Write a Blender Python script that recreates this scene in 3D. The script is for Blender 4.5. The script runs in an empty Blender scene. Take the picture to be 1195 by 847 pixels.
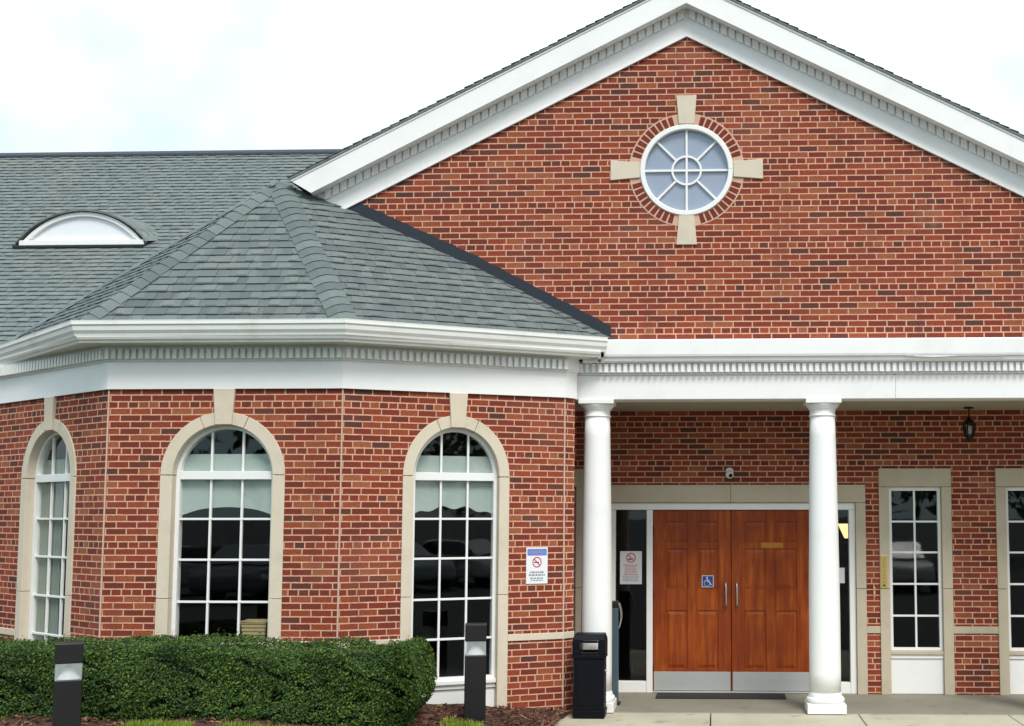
import bpy, bmesh, math, random
from mathutils import Vector, Matrix
from mathutils.geometry import tessellate_polygon
R = math.radians
scene = bpy.context.scene
col = scene.collection
random.seed(7)

# ------------------------------------------------------------------ camera, sky, sun, exposure
cam_d = bpy.data.cameras.new('camera')
cam = bpy.data.objects.new('camera', cam_d)
col.objects.link(cam)
cam.location = (0, 0, 2.03)
cam.rotation_euler = (R(90 + 4.8), 0, R(2.2))
cam_d.sensor_width = 36
cam_d.lens = 1400 / 1195 * 36
cam_d.shift_x = (597.5 - 780) / 1195
cam_d.shift_y = (484.4 - 423.5) / 1195
cam_d.clip_start = 0.1
cam_d.clip_end = 3000
scene.camera = cam

SUN_EL, SUN_AZ = 53, 24          # azimuth: degrees to the right of straight behind the camera
world = bpy.data.worlds.new('World')
scene.world = world
world.use_nodes = True
wn, wl = world.node_tree.nodes, world.node_tree.links
bg = wn['Background']
bg.inputs['Strength'].default_value = 0.1
sky = wn.new('ShaderNodeTexSky')
sky.sky_type = 'NISHITA'
sky.sun_disc = False
sky.sun_elevation = R(SUN_EL)
sky.sun_rotation = R(180 - SUN_AZ)
tc = wn.new('ShaderNodeTexCoord')
cn = wn.new('ShaderNodeTexNoise')
cn.inputs['Scale'].default_value = 1.7
cn.inputs['Detail'].default_value = 5
cn.inputs['Roughness'].default_value = 0.55
wl.new(tc.outputs['Generated'], cn.inputs['Vector'])
cr = wn.new('ShaderNodeValToRGB')
cr.color_ramp.elements[0].position = 0.44
cr.color_ramp.elements[0].color = (0.0, 0.0, 0.0, 1)
cr.color_ramp.elements[1].position = 0.62
cr.color_ramp.elements[1].color = (1, 1, 1, 1)
wl.new(cn.outputs['Fac'], cr.inputs['Fac'])
mx = wn.new('ShaderNodeMix')
mx.data_type = 'RGBA'
wl.new(cr.outputs['Color'], mx.inputs[0])
thin = wn.new('ShaderNodeMix')           # thin veil where the blue comes through
thin.data_type = 'RGBA'
thin.inputs[0].default_value = 0.78
wl.new(sky.outputs['Color'], thin.inputs[6])
thin.inputs[7].default_value = (3.5, 5.4, 6.1, 1)
wl.new(thin.outputs[2], mx.inputs[6])
# the bright cloud layer: an overcast sky is brightest overhead and dimmer towards the horizon
sx = wn.new('ShaderNodeSeparateXYZ')
wl.new(tc.outputs['Generated'], sx.inputs[0])
mr = wn.new('ShaderNodeMapRange')
mr.inputs[1].default_value = 0.0; mr.inputs[2].default_value = 1.0
mr.inputs[3].default_value = 0.42; mr.inputs[4].default_value = 1.95
wl.new(sx.outputs[2], mr.inputs[0])
vm = wn.new('ShaderNodeVectorMath'); vm.operation = 'SCALE'
vm.inputs[0].default_value = (8.15, 8.25, 8.3)
wl.new(mr.outputs[0], vm.inputs[3])
wl.new(vm.outputs[0], mx.inputs[7])
wl.new(mx.outputs[2], bg.inputs['Color'])

sun_d = bpy.data.lights.new('sun', 'SUN')
sun_d.energy = 1.5
sun_d.angle = R(20)
sun_d.color = (1.0, 0.96, 0.9)
sun = bpy.data.objects.new('sun', sun_d)
col.objects.link(sun)
sun.rotation_euler = (R(90 - SUN_EL), 0, R(SUN_AZ))
scene.view_settings.view_transform = 'Standard'
scene.view_settings.look = 'None'
scene.view_settings.gamma = 1
scene.view_settings.use_curve_mapping = False
scene.view_settings.exposure = 0.88
scene.cycles.max_bounces = 8
scene.cycles.transparent_max_bounces = 12
scene.cycles.use_denoising = True

# ------------------------------------------------------------------ node helpers
class NT:
    def __init__(s, name):
        s.m = bpy.data.materials.new(name)
        s.m.use_nodes = True
        s.n, s.l = s.m.node_tree.nodes, s.m.node_tree.links
        s.b = s.n['Principled BSDF']
    def new(s, t, **k):
        n = s.n.new(t)
        for a, v in k.items(): setattr(n, a, v)
        return n
    def put(s, sock, v):
        if hasattr(v, 'is_output') or isinstance(v, bpy.types.NodeSocket): s.l.new(v, sock)
        else: sock.default_value = v
    def math(s, op, a, b=None, c=None, clamp=False):
        n = s.new('ShaderNodeMath', operation=op, use_clamp=clamp)
        s.put(n.inputs[0], a)
        if b is not None: s.put(n.inputs[1], b)
        if c is not None: s.put(n.inputs[2], c)
        return n.outputs[0]
    def mix(s, f, a, b, blend='MIX'):
        n = s.new('ShaderNodeMix', data_type='RGBA', blend_type=blend)
        s.put(n.inputs[0], f); s.put(n.inputs[6], a); s.put(n.inputs[7], b)
        return n.outputs[2]
    def fmix(s, f, a, b):
        n = s.new('ShaderNodeMix')
        s.put(n.inputs[0], f); s.put(n.inputs[2], a); s.put(n.inputs[3], b)
        return n.outputs[0]
    def noise(s, vec, scale, detail=3, rough=0.5):
        n = s.new('ShaderNodeTexNoise')
        n.inputs['Scale'].default_value = scale
        n.inputs['Detail'].default_value = detail
        n.inputs['Roughness'].default_value = rough
        if vec is not None: s.l.new(vec, n.inputs['Vector'])
        return n.outputs['Fac']
    def ramp(s, fac, stops):
        n = s.new('ShaderNodeValToRGB')
        e = n.color_ramp.elements
        while len(e) < len(stops): e.new(0.5)
        for i, (p, c) in enumerate(stops):
            e[i].position = p
            e[i].color = c if len(c) == 4 else (*c, 1)
        s.put(n.inputs[0], fac)
        return n.outputs[0]
    def smooth(s, v, lo, hi):
        n = s.new('ShaderNodeMapRange', interpolation_type='SMOOTHSTEP')
        s.put(n.inputs[0], v)
        n.inputs[1].default_value = lo; n.inputs[2].default_value = hi
        return n.outputs[0]
    def bump(s, h, strength, dist):
        n = s.new('ShaderNodeBump')
        n.inputs['Strength'].default_value = strength
        n.inputs['Distance'].default_value = dist
        s.l.new(h, n.inputs['Height'])
        s.l.new(n.outputs[0], s.b.inputs['Normal'])
    def obj(s): return s.new('ShaderNodeTexCoord').outputs['Object']
    def uv(s): return s.new('ShaderNodeTexCoord').outputs['UV']
    def island(s): return s.new('ShaderNodeNewGeometry').outputs['Random Per Island']
    def col(s, c): s.put(s.b.inputs['Base Color'], c if isinstance(c, bpy.types.NodeSocket) or len(c) == 4 else (*c, 1))
    def rough(s, r): s.put(s.b.inputs['Roughness'], r)

def c4(*c): return (*c, 1)

def brick_mat(name, vofs=0.0, header=2, uscale=1.0, rowlock=False, course=0.0648):
    t = NT(name)
    sp = t.new('ShaderNodeSeparateXYZ')
    t.l.new(t.uv(), sp.inputs[0])
    wob = t.noise(t.uv(), 38, 2)
    wob2 = t.noise(t.uv(), 31, 2)
    u = t.math('ADD', sp.outputs[0], t.math('MULTIPLY', t.math('SUBTRACT', wob, 0.5), 0.006))
    v = t.math('ADD', t.math('ADD', sp.outputs[1], vofs), t.math('MULTIPLY', t.math('SUBTRACT', wob2, 0.5), 0.006))
    u = t.math('MULTIPLY', u, uscale)
    ch = course
    rv = t.math('DIVIDE', v, ch)
    row = t.math('FLOOR', rv)
    fv = t.math('MULTIPLY', t.math('FRACT', rv), ch)
    m = t.math('FLOORED_MODULO', row, 7.0)
    ish = t.math('COMPARE', m, float(header), 0.1)
    if rowlock: ish = t.math('MULTIPLY', ish, 0.0)
    L = t.math('SUBTRACT', 0.2032, t.math('MULTIPLY', ish, 0.1016))
    off = t.math('ADD', t.math('MULTIPLY', t.math('FLOORED_MODULO', row, 2.0), 0.5), t.math('MULTIPLY', ish, 0.25))
    uu = t.math('ADD', t.math('DIVIDE', u, L), off)
    cell = t.math('FLOOR', uu)
    fu = t.math('MULTIPLY', t.math('FRACT', uu), L)
    d = t.math('MINIMUM', t.math('MINIMUM', fu, t.math('SUBTRACT', L, fu)), t.math('MINIMUM', fv, t.math('SUBTRACT', ch, fv)))
    mask = t.smooth(d, 0.0050, 0.0084)
    cv = t.new('ShaderNodeCombineXYZ')
    t.l.new(cell, cv.inputs[0]); t.l.new(row, cv.inputs[1]); t.l.new(ish, cv.inputs[2])
    wnz = t.new('ShaderNodeTexWhiteNoise', noise_dimensions='3D')
    t.l.new(cv.outputs[0], wnz.inputs['Vector'])
    base = t.ramp(wnz.outputs['Value'], [(0.0, (0.075, 0.027, 0.022)), (0.05, (0.125, 0.032, 0.021)), (0.13, (0.155, 0.024, 0.011)),
                                         (0.5, (0.235, 0.030, 0.012)), (0.82, (0.315, 0.053, 0.017)), (1.0, (0.35, 0.105, 0.042))])
    fine = t.noise(t.uv(), 55, 5, 0.75)
    base = t.mix(t.math('MULTIPLY', t.smooth(fine, 0.45, 0.68), 0.75), base, c4(0.09, 0.02, 0.014))
    big = t.noise(t.uv(), 1.1, 3)
    base = t.mix(t.math('MULTIPLY', t.smooth(big, 0.5, 0.7), 0.22), base, c4(0.36, 0.12, 0.075))
    mort = t.mix(t.noise(t.uv(), 14, 4), c4(0.46, 0.215, 0.13), c4(0.82, 0.48, 0.32))
    mp = t.new('ShaderNodeMapping'); mp.inputs['Scale'].default_value = (3.2, 0.35, 1)
    t.l.new(t.uv(), mp.inputs[0])
    streak = t.smooth(t.noise(mp.outputs[0], 1.0, 5, 0.6), 0.52, 0.72)
    allc = t.mix(mask, mort, base)
    allc = t.mix(t.math('MULTIPLY', streak, 0.30), allc, c4(0.10, 0.035, 0.022))
    bloom = t.smooth(t.noise(t.uv(), 0.7, 5, 0.7), 0.60, 0.74)
    allc = t.mix(t.math('MULTIPLY', bloom, 0.16), allc, c4(0.62, 0.42, 0.32))
    t.col(allc)
    t.rough(0.9)
    t.bump(t.math('ADD', mask, t.math('MULTIPLY', fine, 0.35)), 0.8, 0.006)
    return t.m

def shingle_mat(name, light, dark, warm, e=0.112):
    t = NT(name)
    sp = t.new('ShaderNodeSeparateXYZ')
    t.l.new(t.uv(), sp.inputs[0])
    row = t.math('FLOOR', t.math('DIVIDE', sp.outputs[1], e))
    w1 = t.new('ShaderNodeTexWhiteNoise', noise_dimensions='1D')
    t.l.new(row, w1.inputs['W'])
    wob = t.noise(t.uv(), 5.0, 1)
    uu = t.math('ADD', t.math('ADD', t.math('DIVIDE', sp.outputs[0], 0.105), t.math('MULTIPLY', w1.outputs['Value'], 9.0)), t.math('MULTIPLY', wob, 0.4))
    cell = t.math('FLOOR', uu)
    cv = t.new('ShaderNodeCombineXYZ')
    t.l.new(cell, cv.inputs[0]); t.l.new(row, cv.inputs[1])
    w2 = t.new('ShaderNodeTexWhiteNoise', noise_dimensions='2D')
    t.l.new(cv.outputs[0], w2.inputs['Vector'])
    tab = t.math('FRACT', t.math('DIVIDE', sp.outputs[1], e))
    # laminated shingles: the dark granule band printed on every second tab
    band = t.math('MULTIPLY', t.math('SUBTRACT', 1.0, t.smooth(tab, 0.16, 0.30)), t.smooth(w2.outputs['Value'], 0.62, 0.68))
    tone = t.math('ADD', t.math('ADD', 0.16, t.math('MULTIPLY', w2.outputs['Value'], 0.40)), t.math('MULTIPLY', t.island(), 0.34))
    c = t.ramp(tone, [(0.1, dark), (0.42, tuple(0.5 * (a + b) for a, b in zip(light, dark))), (0.75, light), (0.95, warm)])
    gr = t.noise(t.uv(), 160, 3, 0.8)
    c = t.mix(t.math('MULTIPLY', t.smooth(gr, 0.4, 0.75), 0.4), c, c4(*[x * 1.5 for x in light]))
    big = t.noise(t.uv(), 0.9, 4, 0.6)
    c = t.mix(t.math('MULTIPLY', t.smooth(big, 0.5, 0.75), 0.45), c, c4(*warm))
    c = t.mix(t.math('MULTIPLY', band, 0.6), c, c4(0.035, 0.045, 0.048))
    t.col(c)
    t.rough(0.92)
    t.bump(gr, 0.5, 0.004)
    return t.m

def cap_mat():
    t = NT('hip_cap_shingle')
    c = t.ramp(t.island(), [(0, (0.085, 0.102, 0.104)), (0.5, (0.115, 0.138, 0.137)), (1, (0.15, 0.176, 0.168))])
    gr = t.noise(t.obj(), 160, 3, 0.8)
    t.col(t.mix(t.math('MULTIPLY', gr, 0.4), c, c4(0.2, 0.24, 0.23)))
    t.rough(0.92); t.bump(gr, 0.5, 0.004)
    return t.m

def paint_mat(name, c, rough=0.45, dirt=0.18, dirt_c=(0.50, 0.48, 0.42), scale=2.5):
    t = NT(name)
    n = t.noise(t.obj(), scale, 5, 0.65)
    n2 = t.noise(t.obj(), 40, 3)
    cc = t.mix(t.math('MULTIPLY', t.smooth(n, 0.48, 0.75), dirt), c4(*c), c4(*dirt_c))
    t.col(cc)
    t.rough(t.fmix(n2, rough - 0.08, rough + 0.12))
    t.bump(n2, 0.12, 0.003)
    return t.m

def stone_mat(name, c, spots=0.35):
    t = NT(name)
    n = t.noise(t.obj(), 3.5, 6, 0.65)
    f = t.noise(t.obj(), 120, 3, 0.7)
    cc = t.mix(t.math('MULTIPLY', t.smooth(n, 0.42, 0.72), spots), c4(*c), c4(c[0] * 0.72, c[1] * 0.68, c[2] * 0.6))
    cc = t.mix(t.math('MULTIPLY', t.smooth(f, 0.5, 0.8), 0.3), cc, c4(c[0] * 0.6, c[1] * 0.57, c[2] * 0.52))
    t.col(cc); t.rough(0.88); t.bump(f, 0.3, 0.003)
    return t.m

def plain(name, c, rough=0.5, metal=0.0, var=0.15, bumpy=0.0):
    t = NT(name)
    n = t.noise(t.obj(), 9, 4, 0.6)
    t.col(t.mix(t.math('MULTIPLY', n, var), c4(*c), c4(*[x * 0.5 for x in c])))
    t.rough(t.fmix(n, max(0.02, rough - 0.1), rough + 0.1))
    t.b.inputs['Metallic'].default_value = metal
    if bumpy: t.bump(t.noise(t.obj(), 60, 3), bumpy, 0.003)
    return t.m

def glass_mat(name, tint=(0.97, 0.985, 0.98), ior=1.62, wob=0.004):
    t = NT(name)
    t.n.remove(t.b)
    out = t.n['Material Output']
    tr = t.new('ShaderNodeBsdfTransparent'); tr.inputs[0].default_value = c4(*tint)
    gl = t.new('ShaderNodeBsdfGlossy'); gl.inputs['Roughness'].default_value = 0.015
    fr = t.new('ShaderNodeFresnel'); fr.inputs['IOR'].default_value = ior
    bp = t.new('ShaderNodeBump'); bp.inputs['Strength'].default_value = 0.25; bp.inputs['Distance'].default_value = wob
    t.l.new(t.noise(t.obj(), 1.6, 2), bp.inputs['Height'])
    t.l.new(bp.outputs[0], gl.inputs['Normal'])
    m = t.new('ShaderNodeMixShader')
    bf = t.new('ShaderNodeNewGeometry').outputs['Backfacing']
    t.l.new(t.math('MULTIPLY', fr.outputs[0], t.math('SUBTRACT', 1.0, bf)), m.inputs[0]); t.l.new(tr.outputs[0], m.inputs[1]); t.l.new(gl.outputs[0], m.inputs[2])
    t.l.new(m.outputs[0], out.inputs['Surface'])
    return t.m

def wood_mat():
    t = NT('door_wood')
    mp = t.new('ShaderNodeMapping')
    mp.inputs['Scale'].default_value = (1, 1, 0.07)
    t.l.new(t.obj(), mp.inputs[0])
    g = t.noise(mp.outputs[0], 26, 6, 0.65)
    b = t.noise(t.obj(), 2.2, 3)
    c = t.ramp(g, [(0.25, (0.16, 0.021, 0.002)), (0.5, (0.31, 0.055, 0.005)), (0.75, (0.47, 0.112, 0.009))])
    c = t.mix(t.math('MULTIPLY', t.smooth(b, 0.4, 0.65), 0.6), c, c4(0.20, 0.024, 0.003))
    t.b.inputs['Specular IOR Level'].default_value = 0.3
    t.col(c); t.rough(0.42); t.bump(g, 0.15, 0.003)
    return t.m

def leaf_mat(name, a, b, c_):
    t = NT(name)
    r = t.island()
    n = t.noise(t.obj(), 2.3, 3)
    c = t.ramp(r, [(0, a), (0.55, b), (1, c_)])
    c = t.mix(t.math('MULTIPLY', t.smooth(n, 0.42, 0.68), 0.55), c, c4(*a))
    t.col(c); t.rough(0.6)
    t.b.inputs['Subsurface Weight'].default_value = 0.0
    t.b.inputs['Specular IOR Level'].default_value = 0.3
    return t.m

def concrete_mat(name, c):
    t = NT(name)
    n = t.noise(t.obj(), 1.3, 6, 0.65)
    f = t.noise(t.obj(), 70, 4, 0.75)
    cc = t.mix(t.math('MULTIPLY', t.smooth(n, 0.4, 0.68), 0.45), c4(*c), c4(c[0] * 0.68, c[1] * 0.66, c[2] * 0.6))
    cc = t.mix(t.math('MULTIPLY', t.smooth(f, 0.45, 0.8), 0.35), cc, c4(c[0] * 0.6, c[1] * 0.58, c[2] * 0.52))
    s = t.noise(t.obj(), 4.5, 2)
    cc = t.mix(t.math('MULTIPLY', t.smooth(s, 0.60, 0.74), 0.45), cc, c4(0.12, 0.10, 0.08))
    t.col(cc); t.rough(0.9); t.bump(f, 0.35, 0.004)
    return t.m

M = {}
M['brick'] = brick_mat('brick_bay', vofs=-3.27 + 0.0648 * 70, header=4)
M['brick_C'] = brick_mat('brick_bay_narrow', vofs=-3.27 + 0.0648 * 70, header=4, uscale=1.13)
M['brick_gable'] = brick_mat('brick_gable', vofs=-3.895 + 0.0655 * 70, header=1, course=0.0655)
M['brick_porch'] = brick_mat('brick_porch', vofs=-3.26 + 0.0648 * 70, header=4)
M['brick_unit'] = plain('brick_unit', (0.23, 0.030, 0.013), 0.9, 0, 0.9, 0.4)
M['mortar'] = plain('mortar', (0.66, 0.42, 0.30), 0.95, 0, 0.3, 0.3)
M['caulk'] = plain('caulk', (0.62, 0.44, 0.33), 0.9, 0, 0.2)
M['roof'] = shingle_mat('shingle', (0.150, 0.172, 0.168), (0.070, 0.084, 0.087), (0.185, 0.195, 0.178))
M['roof_far'] = shingle_mat('shingle_main', (0.165, 0.186, 0.180), (0.095, 0.112, 0.114), (0.225, 0.215, 0.185))
M['cap'] = cap_mat()
M['flash'] = plain('flashing_metal', (0.012, 0.016, 0.028), 0.5, 0.0, 0.4)
M['white'] = paint_mat('white_trim', (0.875, 0.855, 0.83), 0.4, 0.16)
M['white_col'] = paint_mat('white_column', (0.88, 0.865, 0.84), 0.4, 0.14)
M['cream'] = paint_mat('gutter_paint', (0.84, 0.83, 0.78), 0.35, 0.30, (0.42, 0.38, 0.28), 3.5)
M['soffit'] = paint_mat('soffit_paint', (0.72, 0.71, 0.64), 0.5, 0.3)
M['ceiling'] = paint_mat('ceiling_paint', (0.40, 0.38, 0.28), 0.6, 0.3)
M['vinyl'] = paint_mat('window_vinyl', (0.85, 0.835, 0.81), 0.35, 0.08)
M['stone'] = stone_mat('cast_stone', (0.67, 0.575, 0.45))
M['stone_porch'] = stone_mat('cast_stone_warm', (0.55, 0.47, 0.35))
M['glass'] = glass_mat('window_glass')
M['glass_round'] = None
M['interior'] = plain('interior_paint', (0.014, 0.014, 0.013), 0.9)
M['reflected_sky_band'] = plain('reflected_sky_tone', (0.40, 0.45, 0.42), 0.9, 0, 0.04, 0.2)  # pale tone imitating sky mirrored in the bay panes
M['curtain'] = plain('curtain_cloth', (0.25, 0.29, 0.24), 0.95, 0, 0.06, 0.2)
M['wood'] = wood_mat()
M['wood_groove'] = plain('door_wood_moulding', (0.15, 0.035, 0.009), 0.4)
M['steel'] = plain('brushed_steel', (0.52, 0.52, 0.50), 0.38, 0.75, 0.2)
M['steel_kick'] = plain('kick_plate_steel', (0.50, 0.50, 0.48), 0.5, 0.35, 0.3)
M['dark_metal'] = plain('dark_bronze', (0.015, 0.013, 0.013), 0.45, 0.2, 0.3)
M['black'] = plain('black_plastic', (0.005, 0.006, 0.009), 0.5, 0, 0.3, 0.1)
M['black'].node_tree.nodes['Principled BSDF'].inputs['Specular IOR Level'].default_value = 0.12
M['black_iron'] = plain('black_iron', (0.010, 0.010, 0.010), 0.4, 0.4, 0.3)
M['postblue'] = plain('post_coat', (0.075, 0.115, 0.145), 0.35, 0.2, 0.25)
M['rubber'] = plain('mat_rubber', (0.030, 0.028, 0.026), 0.95, 0, 0.5, 0.5)
M['brass'] = plain('brass', (0.72, 0.50, 0.16), 0.35, 0.6, 0.25)
M['sign_white'] = plain('sign_white', (0.80, 0.80, 0.82), 0.4, 0, 0.06)
M['sign_grey'] = plain('notice_paper', (0.66, 0.65, 0.66), 0.6, 0, 0.12)
M['sign_blue'] = plain('sign_blue', (0.16, 0.22, 0.62), 0.4, 0, 0.1)
M['sticker_blue'] = plain('sticker_blue', (0.02, 0.05, 0.28), 0.4, 0, 0.1)
M['sign_red'] = plain('sign_red', (0.62, 0.05, 0.07), 0.4, 0, 0.1)
M['ink'] = plain('ink', (0.05, 0.05, 0.06), 0.5)
M['ink_red'] = plain('ink_red', (0.55, 0.16, 0.18), 0.5)
M['ink_grey'] = plain('ink_grey', (0.27, 0.27, 0.29), 0.5)
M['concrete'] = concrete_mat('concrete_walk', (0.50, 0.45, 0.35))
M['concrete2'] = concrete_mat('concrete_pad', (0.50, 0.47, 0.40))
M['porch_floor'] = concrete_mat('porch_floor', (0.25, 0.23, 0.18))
M['joint'] = plain('joint_dark', (0.05, 0.045, 0.035), 0.95)
M['mulch'] = plain('mulch_soil', (0.075, 0.030, 0.018), 0.98, 0, 0.8, 0.8)
M['leaf'] = leaf_mat('hedge_leaf', (0.010, 0.030, 0.005), (0.034, 0.082, 0.009), (0.135, 0.195, 0.020))
M['grass'] = leaf_mat('grass_blade', (0.12, 0.18, 0.02), (0.20, 0.28, 0.025), (0.32, 0.38, 0.04))
M['bark'] = plain('bark', (0.07, 0.05, 0.035), 0.95, 0, 0.6, 0.6)
M['wicker'] = plain('wicker', (0.50, 0.38, 0.20), 0.85, 0, 0.6, 0.5)
def frosted():
    t = NT('bollard_lens')
    t.n.remove(t.b)
    tr = t.new('ShaderNodeBsdfTransparent'); df = t.new('ShaderNodeBsdfDiffuse'); df.inputs[0].default_value = c4(0.62, 0.65, 0.66)
    m = t.new('ShaderNodeMixShader'); m.inputs[0].default_value = 0.42
    t.l.new(tr.outputs[0], m.inputs[1]); t.l.new(df.outputs[0], m.inputs[2]); t.l.new(m.outputs[0], t.n['Material Output'].inputs['Surface'])
    return t.m
M['lens'] = frosted()
M['asphalt'] = concrete_mat('asphalt', (0.048, 0.048, 0.049))
M['lawn'] = plain('lawn_soil', (0.06, 0.10, 0.02), 0.95, 0, 0.6, 0.6)

def lit(name, c, e):
    t = NT(name)
    t.col(c); t.b.inputs['Emission Color'].default_value = c4(*c); t.b.inputs['Emission Strength'].default_value = e
    return t.m
M['lamp_glow'] = lit('lamp_glow', (1.0, 0.62, 0.30), 0.9)
M['lamp_glass'] = plain('lantern_glass', (0.62, 0.58, 0.46), 0.25, 0, 0.2)

def opaque_glass():
    t = NT('round_pane')
    n = t.noise(t.obj(), 1.2, 2)
    t.col(t.mix(n, c4(0.25, 0.295, 0.39), c4(0.32, 0.36, 0.44)))
    t.rough(0.03); t.b.inputs['Specular IOR Level'].default_value = 0.9
    t.bump(t.noise(t.obj(), 2.2, 2), 0.5, 0.02)
    return t.m
M['glass_round'] = opaque_glass()
M['dormer_pane'] = paint_mat('dormer_blind', (0.80, 0.80, 0.82), 0.2, 0.15, (0.6, 0.6, 0.66))

# ------------------------------------------------------------------ mesh helpers
class MB:
    def __init__(s):
        s.bm = bmesh.new()
        s.uvs = {}
    def face(s, pts, uv=None, smooth=False):
        vs = [s.bm.verts.new(p) for p in pts]
        try: f = s.bm.faces.new(vs)
        except ValueError: return None
        f.smooth = smooth
        if uv: s.uvs[f] = uv
        return f
    def hexa(s, p):                        # 8 corners: bottom loop 0-3, top loop 4-7
        v = [s.bm.verts.new(q) for q in p]
        for a in ((3, 2, 1, 0), (4, 5, 6, 7), (0, 1, 5, 4), (1, 2, 6, 5), (2, 3, 7, 6), (3, 0, 4, 7)):
            s.bm.faces.new([v[i] for i in a])
        return v
    def box(s, x0, x1, y0, y1, z0, z1):
        return s.hexa([(x0, y0, z0), (x1, y0, z0), (x1, y1, z0), (x0, y1, z0), (x0, y0, z1), (x1, y0, z1), (x1, y1, z1), (x0, y1, z1)])
    def fbox(s, F, u0, u1, d0, d1, z0, z1):
        P = F.P
        return s.hexa([P(u0, d1, z0), P(u1, d1, z0), P(u1, d0, z0), P(u0, d0, z0), P(u0, d1, z1), P(u1, d1, z1), P(u1, d0, z1), P(u0, d0, z1)])
    def prism(s, F, poly, d0, d1):         # closed polygon (u,z) pushed from d0 to d1
        a = [s.bm.verts.new(F.P(u, d1, z)) for u, z in poly]
        b = [s.bm.verts.new(F.P(u, d0, z)) for u, z in poly]
        n = len(poly)
        s.bm.faces.new(a); s.bm.faces.new(b[::-1])
        for i in range(n): s.bm.faces.new([a[i], b[i], b[(i + 1) % n], a[(i + 1) % n]])
    def strip(s, F, outer, inner, d0, d1):  # band between two open paths (u,z), as a solid from d0 to d1
        n = len(outer)
        of = [s.bm.verts.new(F.P(u, d1, z)) for u, z in outer]; inf = [s.bm.verts.new(F.P(u, d1, z)) for u, z in inner]
        ob = [s.bm.verts.new(F.P(u, d0, z)) for u, z in outer]; ib = [s.bm.verts.new(F.P(u, d0, z)) for u, z in inner]
        for i in range(n - 1):
            s.bm.faces.new([of[i], of[i + 1], inf[i + 1], inf[i]])
            s.bm.faces.new([ob[i + 1], ob[i], ib[i], ib[i + 1]])
            s.bm.faces.new([of[i + 1], of[i], ob[i], ob[i + 1]])
            s.bm.faces.new([inf[i], inf[i + 1], ib[i + 1], ib[i]])
        for i in (0, n - 1):
            s.bm.faces.new([of[i], inf[i], ib[i], ob[i]])
    def wall(s, F, outer, holes, thick):    # wall with openings: front at d=0, back at d=-thick
        loops = [outer] + holes
        flat = [p for l in loops for p in l]
        tris = tessellate_polygon([[Vector((u, z, 0)) for u, z in l] for l in loops])
        for d, rev in ((0, False), (-thick, True)):
            v = [s.bm.verts.new(F.P(u, d, z)) for u, z in flat]
            for t in tris:
                try: s.bm.faces.new([v[i] for i in (t if not rev else t[::-1])])
                except ValueError: pass
        for l in loops:
            n = len(l)
            for i in range(n):
                (u0, z0), (u1, z1) = l[i], l[(i + 1) % n]
                s.face([F.P(u0, 0, z0), F.P(u1, 0, z1), F.P(u1, -thick, z1), F.P(u0, -thick, z0)])
    def sweep(s, path, prof):               # path: (x,y) points left to right; prof: closed loop of (d outward, z)
        n = len(path); nrm = []
        for i in range(n):
            ts = []
            if i > 0: ts.append((Vector(path[i]) - Vector(path[i - 1])).normalized())
            if i < n - 1: ts.append((Vector(path[i + 1]) - Vector(path[i])).normalized())
            ns = [Vector((t.y, -t.x)) for t in ts]
            if len(ns) == 2:
                b = (ns[0] + ns[1]).normalized(); b = b / b.dot(ns[0])
            else: b = ns[0]
            nrm.append(b)
        rings = [[s.bm.verts.new((path[i][0] + nrm[i].x * d, path[i][1] + nrm[i].y * d, z)) for d, z in prof] for i in range(n)]
        k = len(prof)
        for i in range(n - 1):
            for j in range(k):
                s.bm.faces.new([rings[i][j], rings[i + 1][j], rings[i + 1][(j + 1) % k], rings[i][(j + 1) % k]])
        s.bm.faces.new(rings[0]); s.bm.faces.new(rings[-1][::-1])
    def lathe(s, prof, x, y, seg=40, smooth=True):
        rings = [[s.bm.verts.new((x + r * math.cos(2 * math.pi * k / seg), y + r * math.sin(2 * math.pi * k / seg), z)) for k in range(seg)] for r, z in prof]
        for a, b in zip(rings[:-1], rings[1:]):
            for k in range(seg):
                f = s.bm.faces.new([a[k], a[(k + 1) % seg], b[(k + 1) % seg], b[k]]); f.smooth = smooth
        s.bm.faces.new(rings[0][::-1]); s.bm.faces.new(rings[-1])
    def tube(s, pts, r, seg=10, taper=1.0):
        pts = [Vector(p) for p in pts]; rings = []
        for i, p in enumerate(pts):
            t = (pts[min(i + 1, len(pts) - 1)] - pts[max(i - 1, 0)]).normalized()
            a = t.orthogonal().normalized() if abs(t.z) < 0.99 else Vector((1, 0, 0))
            b = t.cross(a)
            rr = r * (1 + (taper - 1) * i / max(1, len(pts) - 1))
            rings.append([s.bm.verts.new(p + rr * (math.cos(2 * math.pi * k / seg) * a + math.sin(2 * math.pi * k / seg) * b)) for k in range(seg)])
        for a, b in zip(rings[:-1], rings[1:]):
            for k in range(seg):
                f = s.bm.faces.new([a[k], a[(k + 1) % seg], b[(k + 1) % seg], b[k]]); f.smooth = True
        s.bm.faces.new(rings[0][::-1]); s.bm.faces.new(rings[-1])
    def ribbon(s, F, pts, w, d):            # flat stroke on a plane, 1 mm thick
        for (u0, z0), (u1, z1) in zip(pts[:-1], pts[1:]):
            L = math.hypot(u1 - u0, z1 - z0) or 1e-6
            ax, az = (u1 - u0) / L, (z1 - z0) / L
            nx, nz = -az * w / 2, ax * w / 2
            e = w * 0.25
            s.prism(F, [(u0 - ax * e + nx, z0 - az * e + nz), (u0 - ax * e - nx, z0 - az * e - nz), (u1 + ax * e - nx, z1 + az * e - nz), (u1 + ax * e + nx, z1 + az * e + nz)], d, d + 0.001)
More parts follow.
